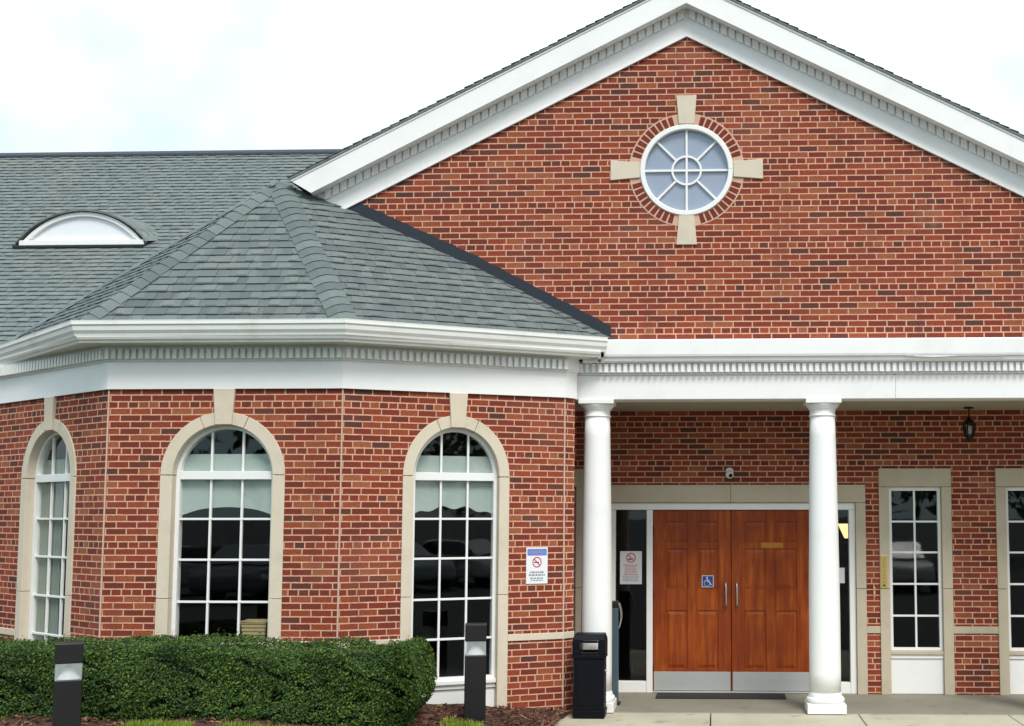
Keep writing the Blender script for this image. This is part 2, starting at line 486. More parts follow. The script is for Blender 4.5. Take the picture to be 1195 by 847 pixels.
    def build(s, name, mat, parent=None, bevel=0.0, seg=1):
        bm = s.bm
        bmesh.ops.recalc_face_normals(bm, faces=bm.faces[:])
        lay = bm.loops.layers.uv.new('UVMap')
        for f in bm.faces:
            if f in s.uvs and len(s.uvs[f]) == len(f.loops):
                want = s.uvs[f]
                # the winding may have been flipped: match by vertex position order
                vs = [l.vert for l in f.loops]
                idx = {v.index: i for i, v in enumerate(vs)}
                for l in f.loops: l[lay].uv = want[l.vert]
                continue
            f.normal_update()
            n = f.normal
            if abs(n.z) > 0.75: t, b = Vector((1, 0, 0)), Vector((0, 1, 0))
            else:
                t = Vector((-n.y, n.x, 0)).normalized(); b = n.cross(t)
            for l in f.loops: l[lay].uv = (l.vert.co.dot(t), l.vert.co.dot(b))
        me = bpy.data.meshes.new(name)
        bm.to_mesh(me); bm.free()
        o = bpy.data.objects.new(name, me)
        col.objects.link(o)
        me.materials.append(mat if not isinstance(mat, str) else M[mat])
        if parent: o.parent = parent
        if bevel:
            m = o.modifiers.new('bevel', 'BEVEL'); m.width = bevel; m.segments = seg; m.limit_method = 'ANGLE'; m.angle_limit = R(40)
        return o
    def uvface(s, pts, uvs, smooth=False):
        vs = [s.bm.verts.new(p) for p in pts]
        f = s.bm.faces.new(vs)
        f.smooth = smooth
        s.uvs[f] = {v: u for v, u in zip(vs, uvs)}

class Frame:
    def __init__(s, p, t):
        L = math.hypot(*t); s.p = p; s.t = (t[0] / L, t[1] / L); s.n = (s.t[1], -s.t[0])
    def P(s, u, d, z): return (s.p[0] + s.t[0] * u + s.n[0] * d, s.p[1] + s.t[1] * u + s.n[1] * d, z)
def wallY(y): return Frame((0, y), (1, 0))

def tag(o, label=None, cat=None, group=None, kind=None):
    if label: o['label'] = label
    if cat: o['category'] = cat
    if group: o['group'] = group
    if kind: o['kind'] = kind
    return o
def empty(name, loc=(0, 0, 0), parent=None):
    o = bpy.data.objects.new(name, None)
    o.empty_display_size = 0.2
    col.objects.link(o); o.location = loc
    if parent: o.parent = parent
    return o
def settle(root):
    """children were built in world space: keep them there under a root that stands somewhere else"""
    inv = Matrix.Translation(root.location).inverted()
    for ch in root.children: ch.matrix_parent_inverse = inv
def copy_tree(o, parent=None, shift=None):
    c = o.copy(); col.objects.link(c)
    if parent:
        c.parent = parent
        c.matrix_parent_inverse = o.matrix_parent_inverse.copy()
    if shift: c.location = (o.location[0] + shift[0], o.location[1] + shift[1], o.location[2] + shift[2])
    for ch in list(o.children): copy_tree(ch, c)
    return c

def clip(poly, i, v, keep_ge):
    out = []
    for k in range(len(poly)):
        a, b = poly[k], poly[(k + 1) % len(poly)]
        ia = (a[i] >= v) if keep_ge else (a[i] <= v)
        ib = (b[i] >= v) if keep_ge else (b[i] <= v)
        if ia: out.append(a)
        if ia != ib:
            t = (v - a[i]) / (b[i] - a[i])
            out.append((a[0] + (b[0] - a[0]) * t, a[1] + (b[1] - a[1]) * t))
    return out

def shingle_plane(mb, poly3, eave_a, eave_b, e=0.112, lift=0.009):
    """courses of shingles over a flat roof plane: each course a tilted strip with a butt edge"""
    A, B = Vector(eave_a), Vector(eave_b)
    t = (B - A).normalized()
    pts = [Vector(p) for p in poly3]
    n = Vector((0, 0, 0))
    for k in range(len(pts)):
        n += (pts[k] - pts[0]).cross(pts[(k + 1) % len(pts)] - pts[0])
    n.normalize()
    if n.z < 0: n = -n
    b = n.cross(t)
    if b.z < 0: b = -b
    p2 = [((p - A).dot(t), (p - A).dot(b)) for p in pts]
    top = max(q[1] for q in p2); lo = min(q[1] for q in p2)
    k = math.floor(lo / e)
    while k * e < top - 1e-4:
        band = clip(clip(p2, 1, k * e, True), 1, (k + 1) * e, False)
        if len(band) >= 3:
            P = []
            for a_, b_ in band:
                h = lift * (1 - (b_ - k * e) / e) + 0.001
                P.append(A + t * a_ + b * b_ + n * h)
            try: mb.uvface(P, [(a_, min(max(b_, k * e + 0.0008), (k + 1) * e - 0.0008)) for a_, b_ in band])
            except ValueError: pass
            a0, a1 = min(q[0] for q in band), max(q[0] for q in band)
            a = a0 + random.uniform(-0.1, 0.05)
            while a < a1:
                w_ = random.uniform(0.08, 0.22)
                tb = clip(clip(clip(band, 0, a, True), 0, a + w_, False), 1, (k + 1) * e - 0.008, False) if a + w_ > a0 + 0.03 else []
                if len(tb) >= 3 and max(q[0] for q in tb) - min(q[0] for q in tb) > 0.03 and max(q[1] for q in tb) - min(q[1] for q in tb) > 0.04:
                    hs = [lift * (1 - (q[1] - k * e) / e) + 0.0015 + 0.0055 for q in tb]
                    up_ = [A + t * q[0] + b * (q[1] - 0.003) + n * h for q, h in zip(tb, hs)]
                    dn_ = [A + t * q[0] + b * (q[1] - 0.003) + n * (h - 0.0058) for q, h in zip(tb, hs)]
                    V_ = [mb.bm.verts.new(p) for p in up_]; D_ = [mb.bm.verts.new(p) for p in dn_]
                    uv_ = [(q[0], min(max(q[1], k * e + 0.0008), (k + 1) * e - 0.0008)) for q in tb]
                    try:
                        f = mb.bm.faces.new(V_); mb.uvs[f] = {v: u for v, u in zip(V_, uv_)}
                        for i in range(len(V_)):
                            j = (i + 1) % len(V_)
                            g_ = mb.bm.faces.new([V_[i], D_[i], D_[j], V_[j]])
                            mb.uvs[g_] = {V_[i]: uv_[i], D_[i]: uv_[i], D_[j]: uv_[j], V_[j]: uv_[j]}
                    except ValueError: pass
                a += w_ + random.uniform(0.04, 0.18)
            low = [q for q in band if abs(q[1] - k * e) < 1e-5]
            if len(low) >= 2:
                a0, a1 = min(q[0] for q in low), max(q[0] for q in low)
                if a1 - a0 > 0.01:
                    z0, z1 = A + t * a0 + b * (k * e), A + t * a1 + b * (k * e)
                    mb.uvface([z0 - n * 0.004, z1 - n * 0.004, z1 + n * (lift + 0.001), z0 + n * (lift + 0.001)],
                              [(a0, k * e + 0.02), (a1, k * e + 0.02), (a1, k * e + 0.03), (a0, k * e + 0.03)])
        k += 1
    return n

def deck(mb, poly3, n, thick, down=0.035):
    top = [Vector(p) - n * down for p in poly3]
    bot = [p - n * thick for p in top]
    mb.face(top); mb.face(bot[::-1])
    for i in range(len(top)):
        j = (i + 1) % len(top)
        mb.face([top[i], bot[i], bot[j], top[j]])

def hip_caps(mb, P0, P1, nA, nB, e=0.125, w=0.128):
    P0, P1 = Vector(P0), Vector(P1)
    ax = (P1 - P0).normalized(); L = (P1 - P0).length
    up = (nA + nB).normalized()
    wa = nA.cross(ax).normalized(); wb = nB.cross(ax).normalized()
    if wa.dot(nB) > 0: wa = -wa
    if wb.dot(nA) > 0: wb = -wb
    k = 0
    while k * e < L - 0.05:
        s0, s1 = k * e, min(L, k * e + e * 1.25)
        c0 = P0 + ax * s0 + up * 0.026; c1 = P0 + ax * s1 + up * 0.014
        j = random.uniform(-0.006, 0.006)
        l0 = P0 + ax * (s0 + j) + wa * w + nA * 0.019; l1 = P0 + ax * s1 + wa * w + nA * 0.012
        r0 = P0 + ax * (s0 - j) + wb * w + nB * 0.019; r1 = P0 + ax * s1 + wb * w + nB * 0.012
        # soft bend on both sides of the ridge line
        ml0 = l0.lerp(c0, 0.72) + up * 0.012; ml1 = l1.lerp(c1, 0.72) + up * 0.012
        mr0 = r0.lerp(c0, 0.72) + up * 0.012; mr1 = r1.lerp(c1, 0.72) + up * 0.012
        bm = mb.bm
        top0 = [bm.verts.new(p) for p in (l0, ml0, c0 + up * 0.004, mr0, r0)]
        top1 = [bm.verts.new(p) for p in (l1, ml1, c1 + up * 0.004, mr1, r1)]
        bot0 = [bm.verts.new(p - up * 0.012) for p in (l0, ml0, c0 + up * 0.004, mr0, r0)]
        for i in range(4):
            bm.faces.new([top0[i], top0[i + 1], top1[i + 1], top1[i]])
            bm.faces.new([bot0[i], bot0[i + 1], top0[i + 1], top0[i]])
        k += 1

# ------------------------------------------------------------------ key points of the building (metres)
cs = lambda d: (math.cos(R(d)), math.sin(R(d)))
c1, c2 = (-5.908, 11.45), (-3.60, 11.45)
cA = cs(36.5); c0 = (c1[0] - 2.62 * cA[0], c1[1] + 2.62 * cA[1])
cC = cs(26.0); c3 = (c2[0] + 2.267 * cC[0], c2[1] + 2.267 * cC[1])
c4_ = (-1.470, 12.565)
cL = (-8.75, 14.30)
cS = (-2.36, 14.0)
FA, FB, FC = Frame(c0, (cA[0], -cA[1])), Frame(c1, (1, 0)), Frame(c2, cC)
FD = Frame(c3, (c4_[0] - c3[0], c4_[1] - c3[1]))
FL = Frame(cL, (c0[0] - cL[0], c0[1] - cL[1]))
FS = Frame(c4_, (cS[0] - c4_[0], cS[1] - c4_[1]))
g0, g1, g2, g3 = (-8.06, 12.96), (-6.12, 11.09), (-3.48, 11.095), (-1.11, 12.39)
gL = (-8.95, 14.1)
GZ = 3.89
APEX = (-4.716, 12.58, 5.632)
YW = 14.0          # porch back wall
YG = 12.65         # gable wall
GX, GZT = -0.287, 7.215
SLOPE = 0.506

bld = tag(empty('brick_building', (0, 13, 0)), 'red brick building with white columned porch, round gable window and grey shingled bay', 'building')
def part(mb, name, mat, bevel=0.0, parent=None, seg=1): return mb.build(name, mat, parent or bld, bevel, seg)

# ------------------------------------------------------------------ ground, walk, beds
mb = MB(); mb.face([(-900, -900, -0.16), (900, -900, -0.16), (900, 900, -0.16), (-900, 900, -0.16)])
tag(mb.build('ground', M['asphalt']), kind='structure')
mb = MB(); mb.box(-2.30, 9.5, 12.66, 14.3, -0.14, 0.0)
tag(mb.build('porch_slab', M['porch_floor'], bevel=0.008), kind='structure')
mb = MB()
xs = [(-1.62, -0.055), (-0.043, 1.470), (1.482, 3.0), (3.012, 4.5), (4.512, 6.0), (6.012, 9.5)]
for i, (a, b) in enumerate(xs):
    mb.box(a, b, 11.2, 12.648, -0.14, -0.006)
    mb.box(a, b, 9.6, 11.188, -0.14, -0.010)
tag(mb.build('walkway', M['concrete'], bevel=0.006), kind='structure')

def bed_z(x, y):
    z = 0.045 + min(0.255, 0.115 * max(0.0, -1.55 - x))
    if y < 10.1: z -= (10.1 - y) * 0.10
    return z + 0.02 * math.sin(x * 3.1 + y * 2.3) * math.cos(y * 4.1 - x)
mb = MB()
nx, ny = 130, 70
X = [-13 + (13 - 1.60) * i / nx for i in range(nx + 1)]; Y = [9.75 + (14.6 - 9.75) * j / ny for j in range(ny + 1)]
def edge_x(y): return -1.60 + 0.03 * math.sin(y * 2) + (0.10 if y > 12.2 else 0)
V = [[mb.bm.verts.new((x if i < nx else edge_x(y), y, bed_z(x, y) + random.uniform(-0.012, 0.018) if i < nx else -0.01)) for j, y in enumerate(Y)] for i, x in enumerate(X)]
for i in range(nx):
    for j in range(ny):
        mb.bm.faces.new([V[i][j], V[i + 1][j], V[i + 1][j + 1], V[i][j + 1]])
tag(mb.build('mulch_bed', M['mulch']), kind='structure')
mb = MB()
nx2, ny2 = 40, 14
V = [[mb.bm.verts.new((-13 + (13 - 1.63) * i / nx2, 7.4 + (9.80 - 7.4) * j / ny2, bed_z(-13 + (13 - 1.63) * i / nx2, 7.4 + 2.4 * j / ny2) - 0.012)) for j in range(ny2 + 1)] for i in range(nx2 + 1)]
for i in range(nx2):
    for j in range(ny2):
        mb.bm.faces.new([V[i][j], V[i + 1][j], V[i + 1][j + 1], V[i][j + 1]])
tag(mb.build('lawn', M['lawn']), kind='structure')

# ------------------------------------------------------------------ walls
def arch_pts(uc, zs, r, zb, su=1.0, n=28):
    """open path from the left foot over the arch to the right foot"""
    p = [(uc - r * su, zb)]
    p += [(uc - r * su * math.cos(math.pi * k / n), zs + r * math.sin(math.pi * k / n)) for k in range(n + 1)]
    p.append((uc + r * su, zb))
    return p
ZS, RI, RO = 2.425, 0.492, 0.612
LB, LA, LC = 2.308, 2.62, 2.267
ucB, ucA, ucC, suC = 1.15, 1.40, 1.135, 0.885
WALLTOP = 3.60
mb = MB()
def facet(F, L, uc, su): mb.wall(F, [(0, -0.1), (L, -0.1), (L, WALLTOP), (0, WALLTOP)], [arch_pts(uc, ZS, RI + 0.06, 0.02, su)], 0.25)
facet(FA, LA, ucA, 1.0); facet(FB, LB, ucB, 1.0)
LL = math.hypot(c0[0] - cL[0], c0[1] - cL[1])
mb.wall(FL, [(0, -0.1), (LL, -0.1), (LL, WALLTOP), (0, WALLTOP)], [], 0.2)
part(mb, 'bay_wall', 'brick')
mb = MB()
mb.wall(FC, [(0.002, -0.1), (LC, -0.1), (LC, WALLTOP), (0.002, WALLTOP)], [arch_pts(ucC, ZS, RI + 0.06, 0.02, suC)], 0.25)
LD = math.hypot(c4_[0] - c3[0], c4_[1] - c3[1]); LS = math.hypot(cS[0] - c4_[0], cS[1] - c4_[1])
mb.wall(FD, [(0, -0.1), (LD, -0.1), (LD, WALLTOP), (0, WALLTOP)], [], 0.06)
mb.wall(FS, [(0, -0.1), (LS, -0.1), (LS, WALLTOP), (0, WALLTOP)], [], 0.2)
part(mb, 'bay_wall', 'brick_C')
# pale sealant lines at the folds of the bay
for (x, y), nn in ((c1, (-0.32, -0.95)), (c2, (0.22, -0.97)), (c3, (0.62, -0.78))):
    mb = MB(); mb.box(x + nn[0] * 0.004 - 0.007, x + nn[0] * 0.004 + 0.007, y + nn[1] * 0.004 - 0.006, y + nn[1] * 0.004 + 0.006, 0, 3.3)
    part(mb, 'sealant_joint', 'caulk')

FW = wallY(YW)
DX = (-1.352, 1.742)
PWIN = [(-1.92, False), (2.313, True), (3.652, True), (5.0, True)]
mb = MB()
holes = [[(DX[0] + 0.06, -0.05), (DX[1] - 0.06, -0.05), (DX[1] - 0.06, 2.33), (DX[0] + 0.06, 2.33)]]
for xc, _ in PWIN: holes.append([(xc - 0.33, -0.05), (xc + 0.33, -0.05), (xc + 0.33, 2.45), (xc - 0.33, 2.45)])
mb.wall(FW, [(-2.4, -0.1), (7.25, -0.1), (7.25, 3.40), (-2.4, 3.40)], holes, 0.25)
mb.box(7.00, 7.25, 12.62, 13.99, -0.1, 3.26)
part(mb, 'porch_wall', 'brick_porch')
FG = wallY(YG)
mb = MB()
RW = (-0.290, 5.742)          # round window centre
circ = [(RW[0] + 0.53 * math.cos(2 * math.pi * k / 64), RW[1] + 0.53 * math.sin(2 * math.pi * k / 64)) for k in range(64)]
gl_x, gr_x = -3.98, 3.42
mb.wall(FG, [(gl_x, 3.70), (gr_x, 3.70), (gr_x, GZT + 0.25 - SLOPE * (gr_x - GX)), (GX, GZT + 0.25), (gl_x, GZT + 0.25 - SLOPE * (GX - gl_x))], [circ], 0.25)
part(mb, 'gable_wall', 'brick_gable')
mb = MB()       # side walls of the gabled block and the main range behind
mb.box(gl_x, gl_x + 0.2, YG + 0.25, 20.5, 3.2, 5.35); mb.box(gr_x - 0.2, gr_x, YG + 0.25, 20.5, 3.45, 5.35)
mb.box(-16, -8.5, 14.3, 14.55, -0.1, 3.8); mb.box(7.25, 12, 14.3, 14.55, -0.1, 3.8)
mb.box(-16, -15.75, 14.55, 23.4, -0.1, 3.8); mb.box(11.75, 12, 14.55, 23.4, -0.1, 3.8); mb.box(-16, 12, 23.4, 23.65, -0.1, 3.8)
part(mb, 'main_wall', 'brick')

# interior: dark rooms behind the windows
mb = MB()
def room(x0, x1, y0, y1, z0, z1, front=True):
    p = [(x0, y0), (x1, y0), (x1, y1), (x0, y1)]
    mb.face([(x, y, z0) for x, y in p]); mb.face([(x, y, z1) for x, y in p])
    mb.face([(x0, y1, z0), (x1, y1, z0), (x1, y1, z1), (x0, y1, z1)])
    mb.face([(x0, y0, z0), (x0, y1, z0), (x0, y1, z1), (x0, y0, z1)])
    mb.face([(x1, y0, z0), (x1, y1, z0), (x1, y1, z1), (x1, y0, z1)])
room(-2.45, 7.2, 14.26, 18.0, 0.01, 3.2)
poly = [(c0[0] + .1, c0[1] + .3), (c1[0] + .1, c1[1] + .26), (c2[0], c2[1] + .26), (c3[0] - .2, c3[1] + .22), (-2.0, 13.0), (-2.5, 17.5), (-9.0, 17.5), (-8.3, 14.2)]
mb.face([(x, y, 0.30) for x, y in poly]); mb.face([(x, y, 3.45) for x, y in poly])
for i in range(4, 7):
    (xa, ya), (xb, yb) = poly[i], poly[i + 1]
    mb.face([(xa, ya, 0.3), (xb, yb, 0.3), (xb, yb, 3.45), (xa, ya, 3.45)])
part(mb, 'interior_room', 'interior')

# stone belts
for F, pieces in ((FA, ((0.0, ucA - RO), (ucA + RO, LA + 0.005))), (FB, ((0.0, ucB - RO), (ucB + RO, LB))), (FC, ((0.004, ucC - RO * suC), (ucC + RO * suC, LC + 0.004))), (FD, ((0.002, LD),))):
    for a, b in pieces:
        mb = MB(); mb.fbox(F, a, b, -0.05, 0.014, 0.770, 0.838); part(mb, 'stone_belt', 'stone', 0.003)
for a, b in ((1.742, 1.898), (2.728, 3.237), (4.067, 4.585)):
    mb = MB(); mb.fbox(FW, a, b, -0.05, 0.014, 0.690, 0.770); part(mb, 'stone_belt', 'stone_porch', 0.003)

# ------------------------------------------------------------------ arched bay windows
def arched_window(F, uc, su, dressing):
    W = empty('arched_window', F.P(uc, 0, 0), bld)
    W.location = (F.P(uc, 0, 0)[0], F.P(uc, 0, 0)[1] - 13, 0)
    ob = []
    def add(mb, name, mat, bevel=0.0):
        o = mb.build(name, mat, W, bevel); ob.append(o); return o
    # cast stone surround in blocks with thin open joints
    mb = MB()
    g = 0.0025
    ri, ro = RI, RO
    for sgn in (-1, 1):
        for za, zb in ((0.06, 1.235), (1.235 + 2 * g, ZS - 2 * g)):
            a, b = uc + sgn * ri * su, uc + sgn * ro * su
            mb.fbox(F, min(a, b), max(a, b), -0.12, 0.012, za, zb)
    def arcseg(a0, a1):
        n = 12
        th = [R(a0 + (a1 - a0) * k / n) for k in range(n + 1)]
        mb.strip(F, [(uc + ro * su * math.cos(t), ZS + ro * math.sin(t)) for t in th], [(uc + ri * su * math.cos(t), ZS + ri * math.sin(t)) for t in th], -0.12, 0.012)
    for a0, a1 in ((0.3, 66.5), (67.1, 89.9), (90.1, 112.9), (113.5, 179.7)): arcseg(a0, a1)
    add(mb, 'stone_surround', 'stone', 0.003)
    mb = MB()
    mb.prism(F, [(uc - 0.082 * su, ZS + ri - 0.004), (uc + 0.082 * su, ZS + ri - 0.004), (uc + 0.106 * su, 3.262), (uc - 0.106 * su, 3.262)], -0.02, 0.034)
    add(mb, 'keystone', 'stone', 0.004)
    # white frame
    fw = 0.040
    mb = MB()
    po, pi = arch_pts(uc, ZS, ri, 0.40, su), arch_pts(uc, ZS, ri - fw, 0.40, su)
    mb.strip(F, po, pi, -0.16, -0.075)
    mb.fbox(F, uc - (ri - fw) * su, uc + (ri - fw) * su, -0.155, -0.072, 2.384, 2.464)
    mb.fbox(F, uc - (ri - fw) * su, uc + (ri - fw) * su, -0.155, -0.085, 0.402, 0.430)
    add(mb, 'frame', 'vinyl', 0.003)
    mb = MB()
    w = 0.0105
    h = (ri - fw) * su
    for z in (2.0, 1.605, 1.2, 0.805): mb.fbox(F, uc - h, uc + h, -0.128, -0.096, z - w, z + w)
    for k in (-1, 1):
        u = uc + k * 0.155 * su
        ztop = ZS + (ri - fw) * math.sqrt(1 - (0.155 / (ri - fw)) ** 2)
        mb.fbox(F, u - w, u + w, -0.126, -0.098, 0.42, 2.39); mb.fbox(F, u - w, u + w, -0.126, -0.098, 2.45, ztop + 0.01)
    add(mb, 'glazing_bars', 'vinyl', 0.002)
    mb = MB(); mb.prism(F, arch_pts(uc, ZS, ri - 0.02, 0.41, su), -0.118, -0.112)
    add(mb, 'pane', 'glass')
    mb = MB()
    mb.fbox(F, uc - ri * su + 0.002, uc + ri * su - 0.002, -0.16, -0.02, 0.362, 0.402)
    mb.fbox(F, uc - ri * su + 0.002, uc + ri * su - 0.002, -0.15, -0.045, 0.315, 0.360)
    mb.fbox(F, uc - ri * su + 0.002, uc + ri * su - 0.002, -0.15, -0.065, 0.05, 0.313)
    add(mb, 'sill', 'vinyl', 0.004)
    if dressing == 'sky_band':  # added sheet imitating the sky band mirrored in the glass, curved like a roofline
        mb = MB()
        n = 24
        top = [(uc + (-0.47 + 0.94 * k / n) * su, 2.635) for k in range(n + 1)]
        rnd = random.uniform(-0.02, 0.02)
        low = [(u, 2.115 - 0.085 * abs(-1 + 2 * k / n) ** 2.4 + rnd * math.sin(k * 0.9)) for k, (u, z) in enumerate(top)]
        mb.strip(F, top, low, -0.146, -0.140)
        add(mb, 'reflected_sky_band', 'reflected_sky_band')
    else:
        mb = MB()
        def cloth(ua, ub, za, zb, d):
            n = 40
            for k in range(n):
                u0, u1 = ua + (ub - ua) * k / n, ua + (ub - ua) * (k + 1) / n
                f0, f1 = 0.010 * math.sin(k * 1.35), 0.010 * math.sin((k + 1) * 1.35)
                mb.face([F.P(u0, d + f0, za), F.P(u1, d + f1, za), F.P(u1, d + f1, zb), F.P(u0, d + f0, zb)], smooth=True)
        cloth(uc - 0.47, uc + 0.02, 0.42, 2.37, -0.142); cloth(uc + 0.17, uc + 0.40, 0.42, 2.05, -0.146)
        cloth(uc - 0.45, uc + 0.45, 2.47, 2.62, -0.142)
        add(mb, 'curtain', 'curtain')
    settle2(W, ob)
    return W
def settle2(W, ob):
    base = Vector(W.location) + Vector(bld.location)
    for o in ob: o.matrix_parent_inverse = Matrix.Translation(base).inverted()
arched_window(FA, ucA, 1.0, 'curtain')
arched_window(FB, ucB, 1.0, 'sky_band')
arched_window(FC, ucC, suC, 'sky_band')

# ------------------------------------------------------------------ bay cornice, gutter, roof
path = [cL, c0, c1, c2, c3, c4_]
mb = MB()
mb.sweep(path, [(0.028, 3.262), (0.028, 3.530), (0.045, 3.534), (0.045, 3.549), (0.060, 3.552), (0.060, 3.70), (-0.02, 3.70), (-0.02, 3.262)])
part(mb, 'bay_frieze', 'white')
mb = MB()
def dentils(F, a, b, d0, d1, z0, z1, pitch=0.0672, w=0.039):
    n = int((b - a) / pitch); m = (b - a - n * pitch) / 2
    for k in range(n):
        u = a + m + (k + 0.5) * pitch
        mb.fbox(F, u - w / 2, u + w / 2, d0, d1, z0, z1)
for F, a, b in ((FL, 0.1, LL), (FA, -0.02, LA + 0.03), (FB, -0.03, LB + 0.02), (FC, -0.01, LC + 0.02)):
    mb = MB(); dentils(F, a, b, 0.061, 0.100, 3.553, 3.648); part(mb, 'dentil_course', 'cream')
# soffit and crown under the gutter
gpath = [gL, g0, g1, g2, g3]
mb = MB()
wp = [cL, c0, c1, c2, (c4_[0] + .05, c4_[1] - .05)]
gin = []
for i in range(5):
    gx, gy = gpath[i]; wx, wy = wp[i]
    d = math.hypot(wx - gx, wy - gy); f = min(1, 0.10 / d)
    gin.append((gx + (wx - gx) * f, gy + (wy - gy) * f))
for i in range(4):
    mb.face([(*gin[i], 3.690), (*gin[i + 1], 3.690), (*wp[i + 1], 3.672), (*wp[i], 3.672)])
    mb.face([(*gin[i], 3.745), (*gin[i + 1], 3.745), (*wp[i + 1], 3.745), (*wp[i], 3.745)])
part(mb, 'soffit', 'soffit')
mb = MB()
mb.sweep(gin, [(0.012, 3.682), (0.020, 3.700), (0.035, 3.712), (0.045, 3.735), (0.045, 3.748), (-0.02, 3.748), (-0.02, 3.682)])
part(mb, 'crown_moulding', 'cream')
mb = MB()      # K-style gutter, outer lip on the gutter line
mb.sweep(gpath, [(0.0, 3.878), (0.0, 3.850), (-0.012, 3.835), (-0.018, 3.795), (-0.036, 3.765), (-0.042, 3.742), (-0.118, 3.742), (-0.122, 3.868), (-0.116, 3.868), (-0.112, 3.75), (-0.05, 3.75),
                 (-0.044, 3.768), (-0.026, 3.798), (-0.020, 3.838), (-0.008, 3.852), (-0.008, 3.872), (-0.020, 3.874), (-0.020, 3.890), (0.002, 3.890)])
part(mb, 'gutter', 'cream')
mb = MB(); mb.tube([(-1.20, 12.44, 3.755), (-1.20, 12.44, 3.675), (-1.20, 12.47, 3.655)], 0.022, 10)
part(mb, 'gutter_outlet', 'cream')

r0, r1, r2, r3 = [(x, y, 3.872) for x, y in gin[1:]]
rL = (*gin[0], 3.872)
_n = (Vector(r3) - Vector(r2)).cross(Vector(APEX) - Vector(r2)).normalized()
def on_c(x, y): return (x, y, r2[2] - (_n.x * (x - r2[0]) + _n.y * (y - r2[1])) / _n.z)
PQ = on_c(-3.94, YG + 0.001); PP = on_c(-2.60, YG + 0.001); PD = (-1.10, YG + 0.001, 3.92)
mb = MB(); dk = MB()
nB = shingle_plane(mb, [r1, r2, APEX], r1, r2); deck(dk, [r1, r2, APEX], nB, 0.05)
nC = shingle_plane(mb, [r2, r3, PP, PQ, APEX], r2, r3); deck(dk, [r2, r3, PP, PQ, APEX], nC, 0.05)
nA = shingle_plane(mb, [r0, r1, APEX], r0, r1); deck(dk, [r0, r1, APEX], nA, 0.05)
BK = (-4.716, 16.2, 5.632); BK2 = (-8.75, 15.9, 3.95)
nL = shingle_plane(mb, [rL, r0, APEX], rL, r0); deck(dk, [rL, r0, APEX], nL, 0.05)
shingle_plane(mb, [r3, PD, PP], r3, PD)
mb.face([rL, APEX, BK]); mb.face([PQ, APEX, BK, (gl_x, 14.6, 5.3)])
part(mb, 'bay_roof', 'roof'); part(dk, 'roof_deck', 'dark_metal')
mb = MB()
hip_caps(mb, r1, APEX, nA, nB); hip_caps(mb, r2, APEX, nB, nC); hip_caps(mb, r0, APEX, nL, nA)
n5 = (nB + nC).normalized()
hip_caps(mb, Vector(APEX) + Vector((0.75, 0.07, -0.34)), Vector(APEX) + Vector((-0.05, 0, 0.02)), nC, Vector((0.3, 0.6, 0.75)).normalized())
part(mb, 'hip_cap', 'cap')
# stepped black flashing on the gable wall along the roof
mb = MB()
a, b = Vector(PD), Vector(PQ)
n = 22
base_pts = []
for k in range(n + 1):
    t = k / n
    x = PD[0] + (PQ[0] - PD[0]) * t
    z = (PD[2] + (PP[2] - PD[2]) * (x - PD[0]) / (PP[0] - PD[0])) if x > PP[0] else PP[2] + (PQ[2] - PP[2]) * (x - PP[0]) / (PQ[0] - PP[0])
    base_pts.append((x, z))
for k in range(n):
    (xa, za), (xb, zb) = base_pts[k], base_pts[k + 1]
    mb.prism(FG, [(xb, zb - 0.03), (xa, za - 0.03), (xa, za + 0.128 + (0.010 if k % 2 else 0)), (xb, zb + 0.128)], 0.002, 0.014)
part(mb, 'flashing', 'flash')

# ------------------------------------------------------------------ main roof, ridge, dormer
MS = 0.85
def main_z(y): return 3.95 + MS * (y - 14.2)
RY = 18.92
mb = MB(); dk = MB()
ea, eb, ec, ed = (-16.5, 13.9, main_z(13.9)), (gl_x - 0.02, 13.9, main_z(13.9)), (gl_x - 0.02, RY, main_z(RY)), (-16.5, RY, main_z(RY))
n = shingle_plane(mb, [ea, eb, ec, ed], ea, eb, lift=0.011); deck(dk, [ea, eb, ec, ed], n, 0.06)
part(dk, 'roof_deck', 'dark_metal'); dk = MB()
ea, eb, ec, ed = (gr_x + 0.02, 13.9, main_z(13.9)), (12.5, 13.9, main_z(13.9)), (12.5, RY, main_z(RY)), (gr_x + 0.02, RY, main_z(RY))
n = shingle_plane(mb, [ea, eb, ec, ed], ea, eb, lift=0.014); deck(dk, [ea, eb, ec, ed], n, 0.06)
mb.face([(-16.5, RY, main_z(RY)), (12.5, RY, main_z(RY)), (12.5, 2 * RY - 13.9, main_z(13.9)), (-16.5, 2 * RY - 13.9, main_z(13.9))])
part(mb, 'main_roof', 'roof_far'); part(dk, 'roof_deck', 'dark_metal')
mb = MB()
mb.prism(Frame((-16.5, RY), (0, 1)), [(-0.13, main_z(RY) - 0.085), (-0.12, main_z(RY) - 0.045), (0, main_z(RY) + 0.035), (0.12, main_z(RY) - 0.045), (0.13, main_z(RY) - 0.085)], -0.0, 29.0)
rv = part(mb, 'ridge_vent', 'flash')
